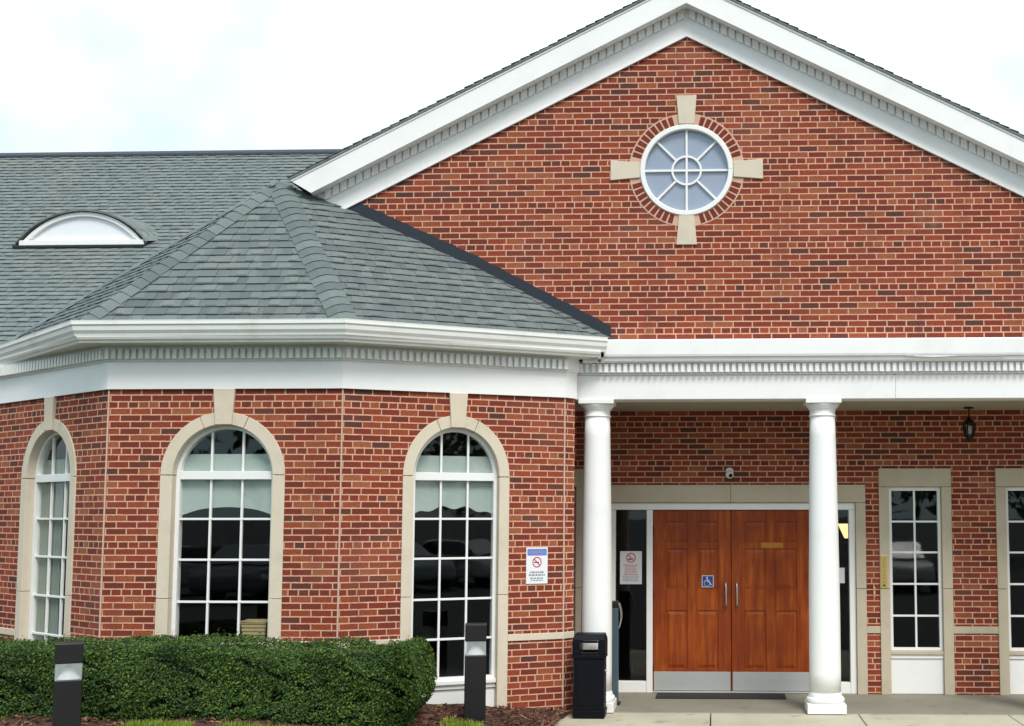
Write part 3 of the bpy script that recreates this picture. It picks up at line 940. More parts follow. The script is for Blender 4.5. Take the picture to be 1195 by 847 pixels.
# eyebrow dormer
D = empty('eyebrow_dormer', (0, 0, 0), bld)
DY = 16.42; dz0 = main_z(DY) + 0.02; dxa, dxb = -9.84, -8.04; dcx = (dxa + dxb) / 2; hw = (dxb - dxa) / 2; hh = 0.47
rad = (hw * hw + hh * hh) / (2 * hh)
def seg(r_in, zbase, n=30):
    pts = []
    for k in range(n + 1):
        x = -hw * (1 - r_in / hw) + 2 * hw * (1 - r_in / hw) * k / n
        z = math.sqrt(max(0, (rad - r_in) ** 2 - x * x)) - (rad - hh)
        pts.append((dcx + x, max(zbase, dz0 + z)))
    return pts
FDm = wallY(DY)
ob = []
mb = MB(); o_, i_ = seg(0.0, dz0), seg(0.060, dz0 + 0.07)
mb.strip(FDm, o_, i_, -0.05, 0.03); mb.fbox(FDm, dxa, dxb, -0.05, 0.05, dz0 - 0.01, dz0 + 0.065)
ob.append(mb.build('frame', M['vinyl'], D, 0.006))
mb = MB(); mb.prism(FDm, i_ + [(dxb - 0.09, dz0 + 0.02), (dxa + 0.09, dz0 + 0.02)], -0.03, -0.015)
ob.append(mb.build('pane', M['dormer_pane'], D))
mb = MB()
n = 30
oo = [(dcx - (hw + 0.05) + 2 * (hw + 0.05) * k / n) for k in range(n + 1)]
ring0, ring1 = [], []
for k, (x, z) in enumerate(seg(0, dz0)):
    zz = z + 0.035
    yb = 14.2 + (zz - 3.95) / MS + 0.25
    ring0.append((x + (x - dcx) * 0.05, DY - 0.07, zz)); ring1.append((x + (x - dcx) * 0.25, yb, zz + 0.10))
for k in range(n):
    mb.face([ring0[k], ring0[k + 1], ring1[k + 1], ring1[k]], smooth=True)
    mb.face([(ring0[k][0], ring0[k][1], ring0[k][2] - 0.028), (ring0[k + 1][0], ring0[k + 1][1], ring0[k + 1][2] - 0.028), ring0[k + 1], ring0[k]])
    mb.face([(ring0[k][0], ring0[k][1], ring0[k][2] - 0.028), (ring0[k + 1][0], ring0[k + 1][1], ring0[k + 1][2] - 0.028), (ring0[k + 1][0], DY + .1, ring0[k + 1][2] - 0.028), (ring0[k][0], DY + .1, ring0[k][2] - 0.028)])
ob.append(mb.build('dormer_roof', M['roof_far'], D))
mb = MB(); mb.fbox(FDm, dxa - 0.08, dxb + 0.0, -0.05, 0.075, dz0 - 0.045, dz0 - 0.012)
ob.append(mb.build('sill_flashing', M['flash'], D))
D.location = (dcx, DY - 13, dz0); settle2(D, ob)

# ------------------------------------------------------------------ gable roof, rake boards
YF = 12.45
AT = 7.80                      # top of the roof edge at the peak
hxL, hxR = -4.56, 4.0          # ends of the rake
mb = MB(); dk = MB()
tl = lambda x: AT - SLOPE * abs(x - GX)
for xe in (hxL, hxR):
    P4 = [(xe, YF - 0.02, tl(xe)), (GX, YF - 0.02, AT), (GX, 20.6, AT), (xe, 20.6, tl(xe))]
    n = shingle_plane(mb, P4, P4[0], P4[3]); deck(dk, P4, n, 0.022, 0.004)
part(mb, 'gable_roof', 'roof'); part(dk, 'roof_edge', 'roof')
FY = wallY(YF)
mb = MB()
def rake(mb, ztop_ofs, zbot_ofs, xL, xR, F, d0, d1, cut=0.0):
    mb.prism(F, [(GX, AT - zbot_ofs), (GX, AT - ztop_ofs), (xL, tl(xL) - ztop_ofs), (xL + cut, tl(xL + cut) - zbot_ofs)], d0, d1)
    mb.prism(F, [(GX, AT - ztop_ofs), (GX, AT - zbot_ofs), (xR - cut, tl(xR - cut) - zbot_ofs), (xR, tl(xR) - ztop_ofs)], d0, d1)
rake(mb, 0.020, 0.285, hxL + 0.01, hxR - 0.01, FY, -0.03, 0.0, 0.24)
rake(mb, 0.022, 0.050, hxL + 0.005, hxR - 0.005, FY, 0.0, 0.010, 0.03)
part(mb, 'rake_fascia', 'white')
mb = MB()
rake(mb, 0.255, 0.275, hxL + 0.235, hxR - 0.235, FY, -0.235, -0.031)
part(mb, 'rake_soffit', 'white')
FGf = wallY(YG - 0.025)
mb = MB()
zb_ofs = AT - GZT
rake(mb, 0.278, zb_ofs, hxL + 0.16, hxR - 0.16, FGf, -0.02, 0.0)
rake(mb, zb_ofs - 0.022, zb_ofs, hxL + 0.16, hxR - 0.16, FGf, 0.0, 0.008)
part(mb, 'rake_frieze', 'white')
for sgn, xe in ((-1, hxL + 0.30), (1, hxR - 0.30)):
    mb = MB()
    n = int(abs(xe - GX) / 0.085)
    for k in range(n):
        x = GX + sgn * (0.03 + 0.085 * k); x2 = x + sgn * 0.066
        a, b = min(x, x2), max(x, x2)
        mb.prism(FGf, [(a, tl(a) - 0.372), (b, tl(b) - 0.372), (b, tl(b) - 0.278), (a, tl(a) - 0.278)], 0.0005, 0.030)
    part(mb, 'dentil_course', 'white')

# round gable window
Wn = empty('round_window', (0, 0, 0), bld); ob = []
def ringpts(r, n=64): return [(RW[0] + r * math.cos(2 * math.pi * k / n), RW[1] + r * math.sin(2 * math.pi * k / n)) for k in range(n + 1)]
mb = MB(); mb.strip(FG, ringpts(0.500), ringpts(0.448), -0.08, 0.020)
ob.append(mb.build('frame', M['vinyl'], Wn, 0.006, 2))
mb = MB(); mb.prism(FG, ringpts(0.46)[:-1], -0.06, -0.045)
ob.append(mb.build('pane', M['glass_round'], Wn))
mb = MB(); w = 0.0115
mb.fbox(FG, RW[0] - 0.452, RW[0] + 0.452, -0.05, -0.018, RW[1] - w, RW[1] + w)
mb.fbox(FG, RW[0] - w, RW[0] + w, -0.05, -0.017, RW[1] - 0.452, RW[1] + 0.452)
mb.strip(FG, ringpts(0.165, 40), ringpts(0.143, 40), -0.05, -0.016)
for a in (45, 135, 225, 315):
    ca, sa = math.cos(R(a)), math.sin(R(a)); px, pz = -sa * w, ca * w
    p0 = (RW[0] + ca * 0.155, RW[1] + sa * 0.155); p1 = (RW[0] + ca * 0.452, RW[1] + sa * 0.452)
    mb.prism(FG, [(p0[0] + px, p0[1] + pz), (p0[0] - px, p0[1] - pz), (p1[0] - px, p1[1] - pz), (p1[0] + px, p1[1] + pz)], -0.05, -0.019)
ob.append(mb.build('glazing_bars', M['vinyl'], Wn, 0.002))
for a in (0, 90, 180, 270):
    ca, sa = math.cos(R(a)), math.sin(R(a))
    mb = MB()
    def q(r, s_): return (RW[0] + ca * r - sa * s_, RW[1] + sa * r + ca * s_)
    mb.prism(FG, [q(0.502, -0.083), q(0.82, -0.110), q(0.82, 0.110), q(0.502, 0.083)], -0.03, 0.022)
    ob.append(mb.build('keystone', M['stone'], Wn, 0.004))
mb = MB(); mb.strip(FG, ringpts(0.622), ringpts(0.500), -0.02, 0.003)
ob.append(mb.build('mortar_ring', M['mortar'], Wn))
nb = 52
def q(r, t): return (RW[0] + r * math.cos(R(t)), RW[1] + r * math.sin(R(t)))
for quarter in range(4):
    mb = MB()
    for k in range(13):
        a = 360 / nb * (k + 0.5) + 90 * quarter
        if min(a - 90 * quarter, 90 * quarter + 90 - a) < 11: continue
        da = 360 / nb * 0.36
        mb.prism(FG, [q(0.508, a - da), q(0.606, a - da), q(0.606, a + da), q(0.508, a + da)], -0.01, 0.0075)
    ob.append(mb.build('brick_ring', M['brick_unit'], Wn, 0.002))
Wn.location = (RW[0], YG - 13, RW[1]); settle2(Wn, ob)

# ------------------------------------------------------------------ porch: entablature, ceiling, columns
EX0, EX1 = -1.505, 7.3
FE = wallY(12.61)
mb = MB()
for xa, xb in ((EX0, 1.900), (1.9025, 4.40), (4.4025, EX1)): mb.fbox(FE, xa, xb, -0.30, 0.0, 3.258, 3.515)
mb.fbox(FE, EX0, EX1, -0.30, 0.018, 3.517, 3.535); mb.fbox(FE, EX0, EX1, -0.03, 0.030, 3.537, 3.66)
part(mb, 'frieze', 'white', 0.004)
mb = MB(); dentils(FE, EX0 + 0.06, EX1, 0.031, 0.068, 3.540, 3.632); part(mb, 'dentil_course', 'white')
mb = MB()
mb.sweep([(EX0 + 0.12, 12.61), (EX1, 12.61)], [(0.03, 3.636), (0.085, 3.640), (0.105, 3.655), (0.115, 3.688), (0.115, 3.694), (0.03, 3.694)])
part(mb, 'crown_moulding', 'white')
mb = MB()
mb.prism(Frame((-1.16, 12.61), (0, -1)), [(-0.04, 3.695), (0.130, 3.695), (0.137, 3.72), (0.137, 3.868), (0.128, 3.880), (-0.035, 3.905), (-0.04, 3.905)], 0, -(EX1 + 1.16))
part(mb, 'cornice', 'white', 0.003)
mb = MB(); mb.fbox(FE, 2.0, 3.02, 0.139, 0.142, 3.695, 3.703)
for k in range(12):
    x0 = 2.0 + k * 0.085; s_ = 0.012 * max(0, math.sin(k * 0.55))
    mb.hexa([(x0, 12.468, 3.690 - s_), (x0 + .085, 12.468, 3.690 - s_), (x0 + .085, 12.472, 3.690 - s_), (x0, 12.472, 3.690 - s_), (x0, 12.468, 3.70), (x0 + .085, 12.468, 3.70), (x0 + .085, 12.472, 3.70), (x0, 12.472, 3.70)])
part(mb, 'drip_edge', 'white')
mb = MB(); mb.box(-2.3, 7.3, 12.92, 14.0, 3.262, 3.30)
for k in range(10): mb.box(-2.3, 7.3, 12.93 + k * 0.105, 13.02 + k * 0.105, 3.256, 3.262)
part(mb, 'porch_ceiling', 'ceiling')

def column(x):
    c = empty('column', (0, 0, 0), bld); ob = []
    y = 12.77
    mb = MB()
    prof = []
    for k in range(15):
        t = k / 14
        r = 0.164 - 0.030 * max(0, (t - 0.25) / 0.75) ** 1.4
        prof.append((r, 0.205 + t * (3.075 - 0.205)))
    mb.lathe(prof, x, y, 48); ob.append(mb.build('shaft', M['white_col'], c))
    mb = MB()
    mb.lathe([(0.134, 3.07), (0.134, 3.078), (0.146, 3.084), (0.146, 3.096), (0.136, 3.100), (0.136, 3.150), (0.150, 3.158), (0.150, 3.168), (0.172, 3.190), (0.178, 3.205), (0.178, 3.214)], x, y, 48)
    mb.box(x - 0.186, x + 0.186, y - 0.186, y + 0.186, 3.2145, 3.2565)
    ob.append(mb.build('capital', M['white_col'], c, 0.003))
    mb = MB()
    mb.box(x - 0.200, x + 0.200, y - 0.200, y + 0.200, 0.002, 0.098)
    pr = [(0.196, 0.099)]
    for k in range(9):
        a = -90 + 180 * k / 8
        pr.append((0.178 + 0.022 * math.cos(R(a)), 0.128 + 0.028 * math.sin(R(a))))
    pr += [(0.176, 0.160), (0.176, 0.168), (0.168, 0.190), (0.164, 0.206)]
    mb.lathe(pr, x, y, 48)
    ob.append(mb.build('base', M['white_col'], c, 0.005))
    c.location = (x, y - 13, 0); settle2(c, ob)
for x in (-1.25, 1.148, 3.55, 5.95): column(x)

# ------------------------------------------------------------------ porch windows
def porch_window(xc):
    W = empty('porch_window', (0, 0, 0), bld); ob = []
    F = FW
    mb = MB()
    for s_ in (-1, 1):
        a, b = xc + s_ * 0.302, xc + s_ * 0.415
        mb.fbox(F, min(a, b), max(a, b), -0.11, 0.020, 0.0, 1.195); mb.fbox(F, min(a, b), max(a, b), -0.11, 0.020, 1.200, 2.364)
    mb.fbox(F, xc - 0.415, xc + 0.415, -0.11, 0.022, 2.368, 2.578)
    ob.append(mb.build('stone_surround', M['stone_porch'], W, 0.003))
    mb = MB()
    h = 0.300
    for a, b, z0, z1 in ((-h, -h + 0.036, 0.49, 2.364), (h - 0.036, h, 0.49, 2.364), (-h + 0.036, h - 0.036, 2.322, 2.364), (-h + 0.036, h - 0.036, 0.49, 0.525)):
        mb.fbox(F, xc + a, xc + b, -0.09, -0.035, z0, z1)
    ob.append(mb.build('frame', M['vinyl'], W, 0.003))
    mb = MB(); w = 0.011
    for z in (1.965, 1.610, 1.248, 0.885): mb.fbox(F, xc - h + 0.03, xc + h - 0.03, -0.078, -0.048, z - w, z + w)
    mb.fbox(F, xc - w, xc + w, -0.077, -0.049, 0.52, 2.33)
    ob.append(mb.build('glazing_bars', M['vinyl'], W, 0.002))
    mb = MB(); mb.fbox(F, xc - h + 0.02, xc + h - 0.02, -0.070, -0.064, 0.50, 2.35)
    ob.append(mb.build('pane', M['glass'], W))
    mb = MB(); mb.fbox(F, xc - 0.301, xc + 0.301, -0.10, 0.005, 0.448, 0.488)
    ob.append(mb.build('sill', M['stone_porch'], W, 0.004))
    mb = MB(); mb.fbox(F, xc - 0.301, xc + 0.301, -0.10, -0.028, 0.002, 0.400); mb.fbox(F, xc - 0.301, xc + 0.301, -0.10, -0.012, 0.402, 0.446)
    ob.append(mb.build('apron_panel', M['vinyl'], W, 0.004))
    W.location = (xc, YW - 13, 0); settle2(W, ob)
for xc, _ in PWIN: porch_window(xc)

# ------------------------------------------------------------------ entrance: stone, frame, sidelights, doors
mb = MB()
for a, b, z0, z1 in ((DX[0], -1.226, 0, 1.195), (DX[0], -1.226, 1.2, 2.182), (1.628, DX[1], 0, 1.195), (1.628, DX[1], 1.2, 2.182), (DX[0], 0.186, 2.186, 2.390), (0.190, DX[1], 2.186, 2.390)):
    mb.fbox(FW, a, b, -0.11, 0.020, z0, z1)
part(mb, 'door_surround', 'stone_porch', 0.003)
mb = MB()
for a, b in ((-1.224, -1.156), (-0.793, -0.722), (1.103, 1.176), (1.553, 1.626)): mb.fbox(FW, a, b, -0.12, -0.02, 0.0, 2.100)
mb.fbox(FW, -1.224, 1.626, -0.12, -0.02, 2.102, 2.182)
for a, b in ((-1.155, -0.794), (1.177, 1.552)): mb.fbox(FW, a, b, -0.11, -0.025, 0.0, 0.128)
part(mb, 'door_frame', 'vinyl', 0.004)
for a, b in ((-1.156, -0.793), (1.176, 1.553)):
    mb = MB(); mb.fbox(FW, a, b, -0.075, -0.068, 0.12, 2.11)
    part(mb, 'sidelight', 'glass')
mb = MB(); mb.fbox(FW, -0.720, 1.101, -0.14, -0.01, 0.002, 0.018); part(mb, 'threshold', 'steel_kick', 0.004)
def door(x0, x1, hinge):
    L = empty('entrance_door', (0, 0, 0), bld); ob = []
    dF, dB = -0.060, -0.105
    W_ = x1 - x0
    s_ = 0.145 * W_ / 0.9
    pw = (W_ - 0.30 - 0.115) / 2
    cols_ = [(x0 + 0.15, x0 + 0.15 + pw), (x1 - 0.15 - pw, x1 - 0.15)]
    rows_ = [(0.272, 0.935), (1.185, 1.648), (1.735, 1.962)]
    mb = MB()
    zs = [0.022, 0.272, 0.935, 1.185, 1.648, 1.735, 1.962, 2.098]
    mb.fbox(FW, x0, cols_[0][0], dB, dF, 0.022, 2.098); mb.fbox(FW, cols_[1][1], x1, dB, dF, 0.022, 2.098); mb.fbox(FW, cols_[0][1], cols_[1][0], dB, dF, 0.022, 2.098)
    for (a, b) in cols_:
        for z0, z1 in ((0.022, 0.272), (0.935, 1.185), (1.648, 1.735), (1.962, 2.098)): mb.fbox(FW, a, b, dB, dF, z0, z1)
    ob.append(mb.build('leaf', M['wood'], L, 0.004))
    for (a, b) in cols_:
        for z0, z1 in rows_:
            mb = MB()
            mb.fbox(FW, a + 0.001, b - 0.001, dB + 0.005, dF - 0.012, z0 + 0.001, z1 - 0.001)
            m = 0.045
            v0 = [FW.P(u, dF - 0.012, z) for u, z in ((a + .012, z0 + .012), (b - .012, z0 + .012), (b - .012, z1 - .012), (a + .012, z1 - .012))]
            v1 = [FW.P(u, dF - 0.004, z) for u, z in ((a + m, z0 + m), (b - m, z0 + m), (b - m, z1 - m), (a + m, z1 - m))]
            mb.hexa(v0 + v1)
            ob.append(mb.build('panel', M['wood'], L))
    mb = MB(); mb.fbox(FW, x0 + 0.01, x1 - 0.01, dF + 0.001, dF + 0.004, 0.024, 0.238)
    ob.append(mb.build('kick_plate', M['steel_kick'], L, 0.001))
    hx = x1 - 0.060 if hinge < 0 else x0 + 0.060
    mb = MB(); mb.tube([FW.P(hx, dF, 0.985), FW.P(hx, dF + 0.05, 0.99), FW.P(hx, dF + 0.055, 1.02), FW.P(hx, dF + 0.055, 1.22), FW.P(hx, dF + 0.05, 1.25), FW.P(hx, dF, 1.255)], 0.0115, 10)
    ob.append(mb.build('handle', M['steel'], L))
    ex = x0 - 0.001 if hinge < 0 else x1 + 0.001
    for z in (0.30, 1.12, 1.86):
        mb = MB(); mb.lathe([(0.009, z - 0.05), (0.009, z + 0.05)], FW.P(ex, dF + 0.012, 0)[0], FW.P(ex, dF + 0.012, 0)[1], 10)
        ob.append(mb.build('hinge', M['dark_metal'], L))
    L.location = ((x0 + x1) / 2, YW - 13, 0); settle2(L, ob)
    return L
door(-0.716, 0.187, -1); door(0.193, 1.098, 1)
for ch in bld.children:
    if ch.matrix_parent_inverse == Matrix.Identity(4) and ch.type == 'MESH':
        ch.matrix_parent_inverse = Matrix.Translation(bld.location).inverted()

# ================================================================== THINGS
def thing(name, loc, label, cat, group=None): return tag(empty(name, loc), label, cat, group)

# ---- litter bin
def bin_():
    x, yf, w, dpt, z = -1.275, 12.235, 0.335, 0.28, -0.006
    t = thing('litter_bin', (x, yf + dpt / 2, z), 'black square litter bin with open hood before the white column by the brick corner', 'litter bin')
    h = w / 2
    mb = MB(); mb.box(x - h + 0.012, x + h - 0.012, yf + 0.012, yf + dpt - 0.012, z + 0.085, z + 0.615); mb.box(x - h, x + h, yf, yf + dpt, z + 0.600, z + 0.632)
    mb.box(x - h + 0.045, x + h - 0.045, yf + 0.006, yf + 0.013, z + 0.13, z + 0.56)
    mb.build('body', M['black'], t, 0.008, 2)
    mb = MB(); mb.hexa([(x - h + 0.01, yf + 0.01, z), (x + h - 0.01, yf + 0.01, z), (x + h - 0.01, yf + dpt - 0.01, z), (x - h + 0.01, yf + dpt - 0.01, z),
                        (x - h, yf, z + 0.084), (x + h, yf, z + 0.084), (x + h, yf + dpt, z + 0.084), (x - h, yf + dpt, z + 0.084)])
    mb.build('base', M['black'], t, 0.008, 2)
    mb = MB()
    zt = z + 0.84
    for s_ in (-1, 1):
        a, b = x + s_ * h, x + s_ * (h - 0.075)
        mb.box(min(a, b), max(a, b), yf, yf + dpt, z + 0.634, zt - 0.06)
    mb.box(x - h + 0.076, x + h - 0.076, yf, yf + 0.02, zt - 0.085, zt - 0.06); mb.box(x - h + 0.076, x + h - 0.076, yf, yf + 0.02, z + 0.634, z + 0.660)
    mb.box(x - h + 0.076, x + h - 0.076, yf + dpt - 0.02, yf + dpt, zt - 0.085, zt - 0.06); mb.box(x - h + 0.076, x + h - 0.076, yf + dpt - 0.02, yf + dpt, z + 0.634, z + 0.660)
    mb.hexa([(x - h, yf, zt - 0.058), (x + h, yf, zt - 0.058), (x + h, yf + dpt, zt - 0.058), (x - h, yf + dpt, zt - 0.058),
             (x - h + 0.02, yf + 0.03, zt), (x + h - 0.02, yf + 0.03, zt), (x + h - 0.02, yf + dpt - 0.03, zt), (x - h + 0.02, yf + dpt - 0.03, zt)])
    mb.build('hood', M['black'], t, 0.006, 2)
    mb = MB(); mb.tube([(x + h - 0.01, yf + 0.05, z + 0.475), (x + h + 0.012, yf + 0.05, z + 0.475)], 0.012, 10)
    mb.build('latch', M['steel'], t)
    settle(t)
bin_()

# ---- push-plate post for the door
def post_():
    x, y = -1.112, 13.18
    t = thing('door_opener_post', (x, y, 0), 'slate blue post with a dark cap and steel push plate behind the litter bin', 'door opener post')
    mb = MB(); mb.box(x - 0.062, x + 0.062, y - 0.062, y + 0.062, 0.002, 1.03); mb.build('post', M['postblue'], t, 0.006, 2)
    mb = MB(); mb.box(x - 0.064, x + 0.064, y - 0.064, y + 0.064, 1.031, 1.105); mb.build('cap', M['dark_metal'], t, 0.01, 2)
    mb = MB()
    pts = [(x + 0.063 + 0.026 * math.sin(math.pi * k / 8), 0.815 + 0.27 * k / 8) for k in range(9)]
    for (a, z0), (b, z1) in zip(pts[:-1], pts[1:]):
        mb.hexa([(a, y - 0.055, z0), (a + 0.012, y - 0.055, z0), (a + 0.012, y + 0.055, z0), (a, y + 0.055, z0), (b, y - 0.055, z1), (b + 0.012, y - 0.055, z1), (b + 0.012, y + 0.055, z1), (b, y + 0.055, z1)])
    mb.build('push_plate', M['steel'], t, 0.001)
    mb = MB(); mb.box(x - 0.085, x + 0.085, y - 0.085, y + 0.085, 0.001, 0.018); mb.build('base_plate', M['dark_metal'], t, 0.003)
    settle(t)
post_()

# ---- bollard lights
def bollard(x, y, z, top):
    t = thing('bollard_light', (x, y, z), 'bronze square bollard light standing before the clipped hedge', 'bollard light', 'bollard lights by the planting bed')
    h = 0.099
    H = top - z
    mb = MB(); mb.box(x - h, x + h, y - h, y + h, z - 0.05, z + H - 0.285); mb.build('body', M['dark_metal'], t, 0.006, 2)
    mb = MB(); mb.box(x - h, x + h, y - h, y + h, z + H - 0.155, z + H); mb.build('cap', M['dark_metal'], t, 0.006, 2)
    mb = MB(); mb.box(x - h + .004, x + h - .004, y - h + .004, y + h - .004, z + H - 0.2845, z + H - 0.1555); mb.build('lens', M['lens'], t, 0.003)
    mb = MB(); mb.lathe([(0.088, z + H - 0.2835), (0.080, z + H - 0.274), (0.034, z + H - 0.205), (0.018, z + H - 0.195)], x, y, 28); mb.build('reflector', M['sign_white'], t)
    mb = MB(); mb.lathe([(0.010, z + H - 0.21), (0.022, z + H - 0.195), (0.022, z + H - 0.157)], x, y, 20); mb.build('lamp', M['dark_metal'], t)
    settle(t)
    return t
bl = bollard(-5.10, 9.42, 0.10, 1.033)
b2 = copy_tree(bl, None, (2.860, 1.88, -0.01))
bl.rotation_euler = (0, 0, R(27)); b2.rotation_euler = (0, 0, R(11))
b2['label'] = 'bronze square bollard light rising in front of the arched window at the hedge end'

# ---- signs
FCs = Frame(FC.P(0, 0.0, 0)[:2], cC)
def sign_wall():
    u0, u1, z0, z1 = 1.862, 2.092, 1.338, 1.708
    uc = (u0 + u1) / 2
    p = FC.P(uc, 0, (z0 + z1) / 2)
    t = thing('no_smoking_sign', p, 'white no smoking sign with a blue header fixed to the sunlit bay brickwork', 'sign')
    F = FC
    mb = MB(); mb.fbox(F, u0, u1, 0.004, 0.008, z0, z1); mb.build('board', M['sign_white'], t, 0.002)
    mb = MB(); mb.fbox(F, u0 + 0.012, u1 - 0.012, 0.0082, 0.0092, z1 - 0.082, z1 - 0.014); mb.build('header', M['sign_blue'], t)
    zc = z1 - 0.150
    mb = MB()
    def rp(r): return [(uc + 0.9 * r * math.cos(2 * math.pi * k / 32), zc + r * math.sin(2 * math.pi * k / 32)) for k in range(33)]
    mb.strip(F, rp(0.055), rp(0.043), 0.0082, 0.0092); mb.ribbon(F, [(uc - 0.030, zc + 0.034), (uc + 0.030, zc - 0.034)], 0.010, 0.0095); mb.build('ban_ring', M['sign_red'], t)
    mb = MB(); mb.fbox(F, uc - 0.030, uc + 0.022, 0.0082, 0.0090, zc - 0.008, zc + 0.004); mb.build('cigarette', M['ink'], t)
    mb = MB()
    rnd = random.Random(3)
    for k, (zz, hgt, wd) in enumerate(((z1 - 0.048, 0.024, 0.155), (z0 + 0.118, 0.016, 0.15), (z0 + 0.090, 0.016, 0.17), (z0 + 0.058, 0.012, 0.14), (z0 + 0.036, 0.010, 0.13))):
        u = uc - wd / 2
        while u < uc + wd / 2:
            l = rnd.uniform(0.012, 0.036); mb.fbox(F, u, min(u + l, uc + wd / 2), 0.0094, 0.0098, zz - hgt / 2, zz + hgt / 2); u += l + 0.007
    mb.build('print_lines', M['ink_grey'], t)
    settle(t)
sign_wall()
def notice():
    u0, u1, z0, z1 = -1.105, -0.850, 1.238, 1.620
    uc = (u0 + u1) / 2; d = -0.067
    t = thing('door_notice', FW.P(uc, d, (z0 + z1) / 2), 'grey white no smoking notice stuck on the sidelight glass left of the doors', 'notice')
    F = FW
    mb = MB(); mb.fbox(F, u0, u1, d, d + 0.002, z0, z1); mb.build('sheet', M['sign_grey'], t)
    zc = z1 - 0.076
    mb = MB()
    def rp(r): return [(uc + r * math.cos(2 * math.pi * k / 32), zc + r * math.sin(2 * math.pi * k / 32)) for k in range(33)]
    mb.strip(F, rp(0.058), rp(0.043), d + 0.0022, d + 0.003); mb.ribbon(F, [(uc - 0.036, zc + 0.036), (uc + 0.036, zc - 0.036)], 0.013, d + 0.0032); mb.build('ban_ring', M['ink_red'], t)
    mb = MB(); mb.ribbon(F, [(uc - 0.028, zc - 0.02), (uc + 0.02, zc - 0.012)], 0.016, d + 0.0022); mb.build('cigarette', M['ink'], t)
    rnd = random.Random(5)
    red, grey = MB(), MB()
    for k in range(11):
        zz = z1 - 0.160 - k * 0.0185; wd = rnd.uniform(0.13, 0.2); u = uc - wd / 2
        tgt = red if k in (0, 2, 3, 4, 5) else grey
        while u < uc + wd / 2:
            l = rnd.uniform(0.012, 0.04); tgt.fbox(F, u, min(u + l, uc + wd / 2), d + 0.0022, d + 0.003, zz - 0.0045, zz + 0.0045); u += l + 0.007
    red.build('red_print', M['ink_red'], t); grey.build('grey_print', M['ink_grey'], t)
    settle(t)
notice()
def wheelchair():
    u0, z0, s_ = -0.150, 1.205, 0.135
    d = -0.0595
    t = thing('accessibility_sticker', FW.P(u0 + s_ / 2, d, z0 + s_ / 2), 'small blue wheelchair symbol sticker on the left wooden door', 'sticker')
    F = FW
    mb = MB(); mb.fbox(F, u0, u0 + s_, d, d + 0.001, z0, z0 + s_); mb.build('backing', M['sign_white'], t)
    mb = MB(); mb.fbox(F, u0 + .006, u0 + s_ - .006, d + 0.0012, d + 0.0018, z0 + .006, z0 + s_ - .006); mb.build('field', M['sticker_blue'], t)
    mb = MB()
    S = lambda a, b: (u0 + a * s_, z0 + b * s_)
    mb.prism(F, [S(0.44 + 0.065 * math.cos(2 * math.pi * k / 16), 0.82 + 0.065 * math.sin(2 * math.pi * k / 16)) for k in range(16)], d + 0.002, d + 0.0028)
    w = 0.075 * s_
    mb.ribbon(F, [S(0.44, 0.72), S(0.46, 0.46), S(0.66, 0.46), S(0.75, 0.22), S(0.84, 0.25)], w, d + 0.002); mb.ribbon(F, [S(0.45, 0.6), S(0.64, 0.6)], w * 0.8, d + 0.002)
    mb.ribbon(F, [S(0.45 + 0.25 * math.cos(R(a)), 0.36 + 0.25 * math.sin(R(a))) for a in range(118, 350, 14)], w, d + 0.002)
    mb.build('symbol', M['sign_white'], t)
    settle(t)
wheelchair()
mb = MB(); mb.fbox(FW, 1.412, 1.502, -0.067, -0.065, 1.255, 1.432)
o = tag(mb.build('window_sticker', M['sign_grey']), 'pale rectangular sticker on the sidelight glass right of the doors', 'sticker')
mb = MB()
mb.fbox(FW, 0.538, 0.795, -0.0595, -0.0565, 1.660, 1.722)
tag(mb.build('door_plate', plain('amber_plate', (0.50, 0.20, 0.025), 0.35, 0.3, 0.35)), 'amber name plate fixed high on the right wooden door', 'plate')

# ---- brass plate and bell
def plate():
    x, z0, z1 = 1.943, 1.200, 1.580
    d = 0.0215
    t = thing('brass_plate', FW.P(x, d, (z0 + z1) / 2), 'tall narrow brass plate on the stone jamb left of the porch window', 'plate')
    mb = MB(); mb.fbox(FW, x - 0.036, x + 0.036, d, d + 0.006, z0, z1); mb.build('backing', M['brass'], t, 0.004, 2)
    mb = MB()
    for k in range(7):
        zz = z1 - 0.05 - k * 0.042
        mb.ribbon(FW, [(x - 0.014, zz), (x + 0.012, zz + 0.012)], 0.005, d + 0.0062); mb.ribbon(FW, [(x - 0.012, zz - 0.012), (x + 0.014, zz - 0.006)], 0.005, d + 0.0062)
    mb.build('engraving', plain('engraved_brass', (0.36, 0.23, 0.07), 0.5, 0.3), t)
    mb = MB(); mb.prism(FW, [(x + 0.012 * math.cos(2 * math.pi * k / 12), z0 + 0.035 + 0.012 * math.sin(2 * math.pi * k / 12)) for k in range(12)], d + 0.0062, d + 0.010); mb.build('button', M['dark_metal'], t)
    settle(t)
plate()
def bell():
    x, z = 1.832, 1.155
    t = thing('door_bell', FW.P(x, 0, z), 'slim brass bell button on the narrow brick strip beside the doors', 'door bell')
    mb = MB(); mb.fbox(FW, x - 0.012, x + 0.012, 0.001, 0.012, z - 0.055, z + 0.055); mb.build('case', M['brass'], t, 0.004, 2)
    mb = MB(); mb.prism(FW, [(x + 0.007 * math.cos(2 * math.pi * k / 12), z + 0.007 * math.sin(2 * math.pi * k / 12)) for k in range(12)], 0.012, 0.017); mb.build('button', M['sign_white'], t)
    settle(t)
bell()

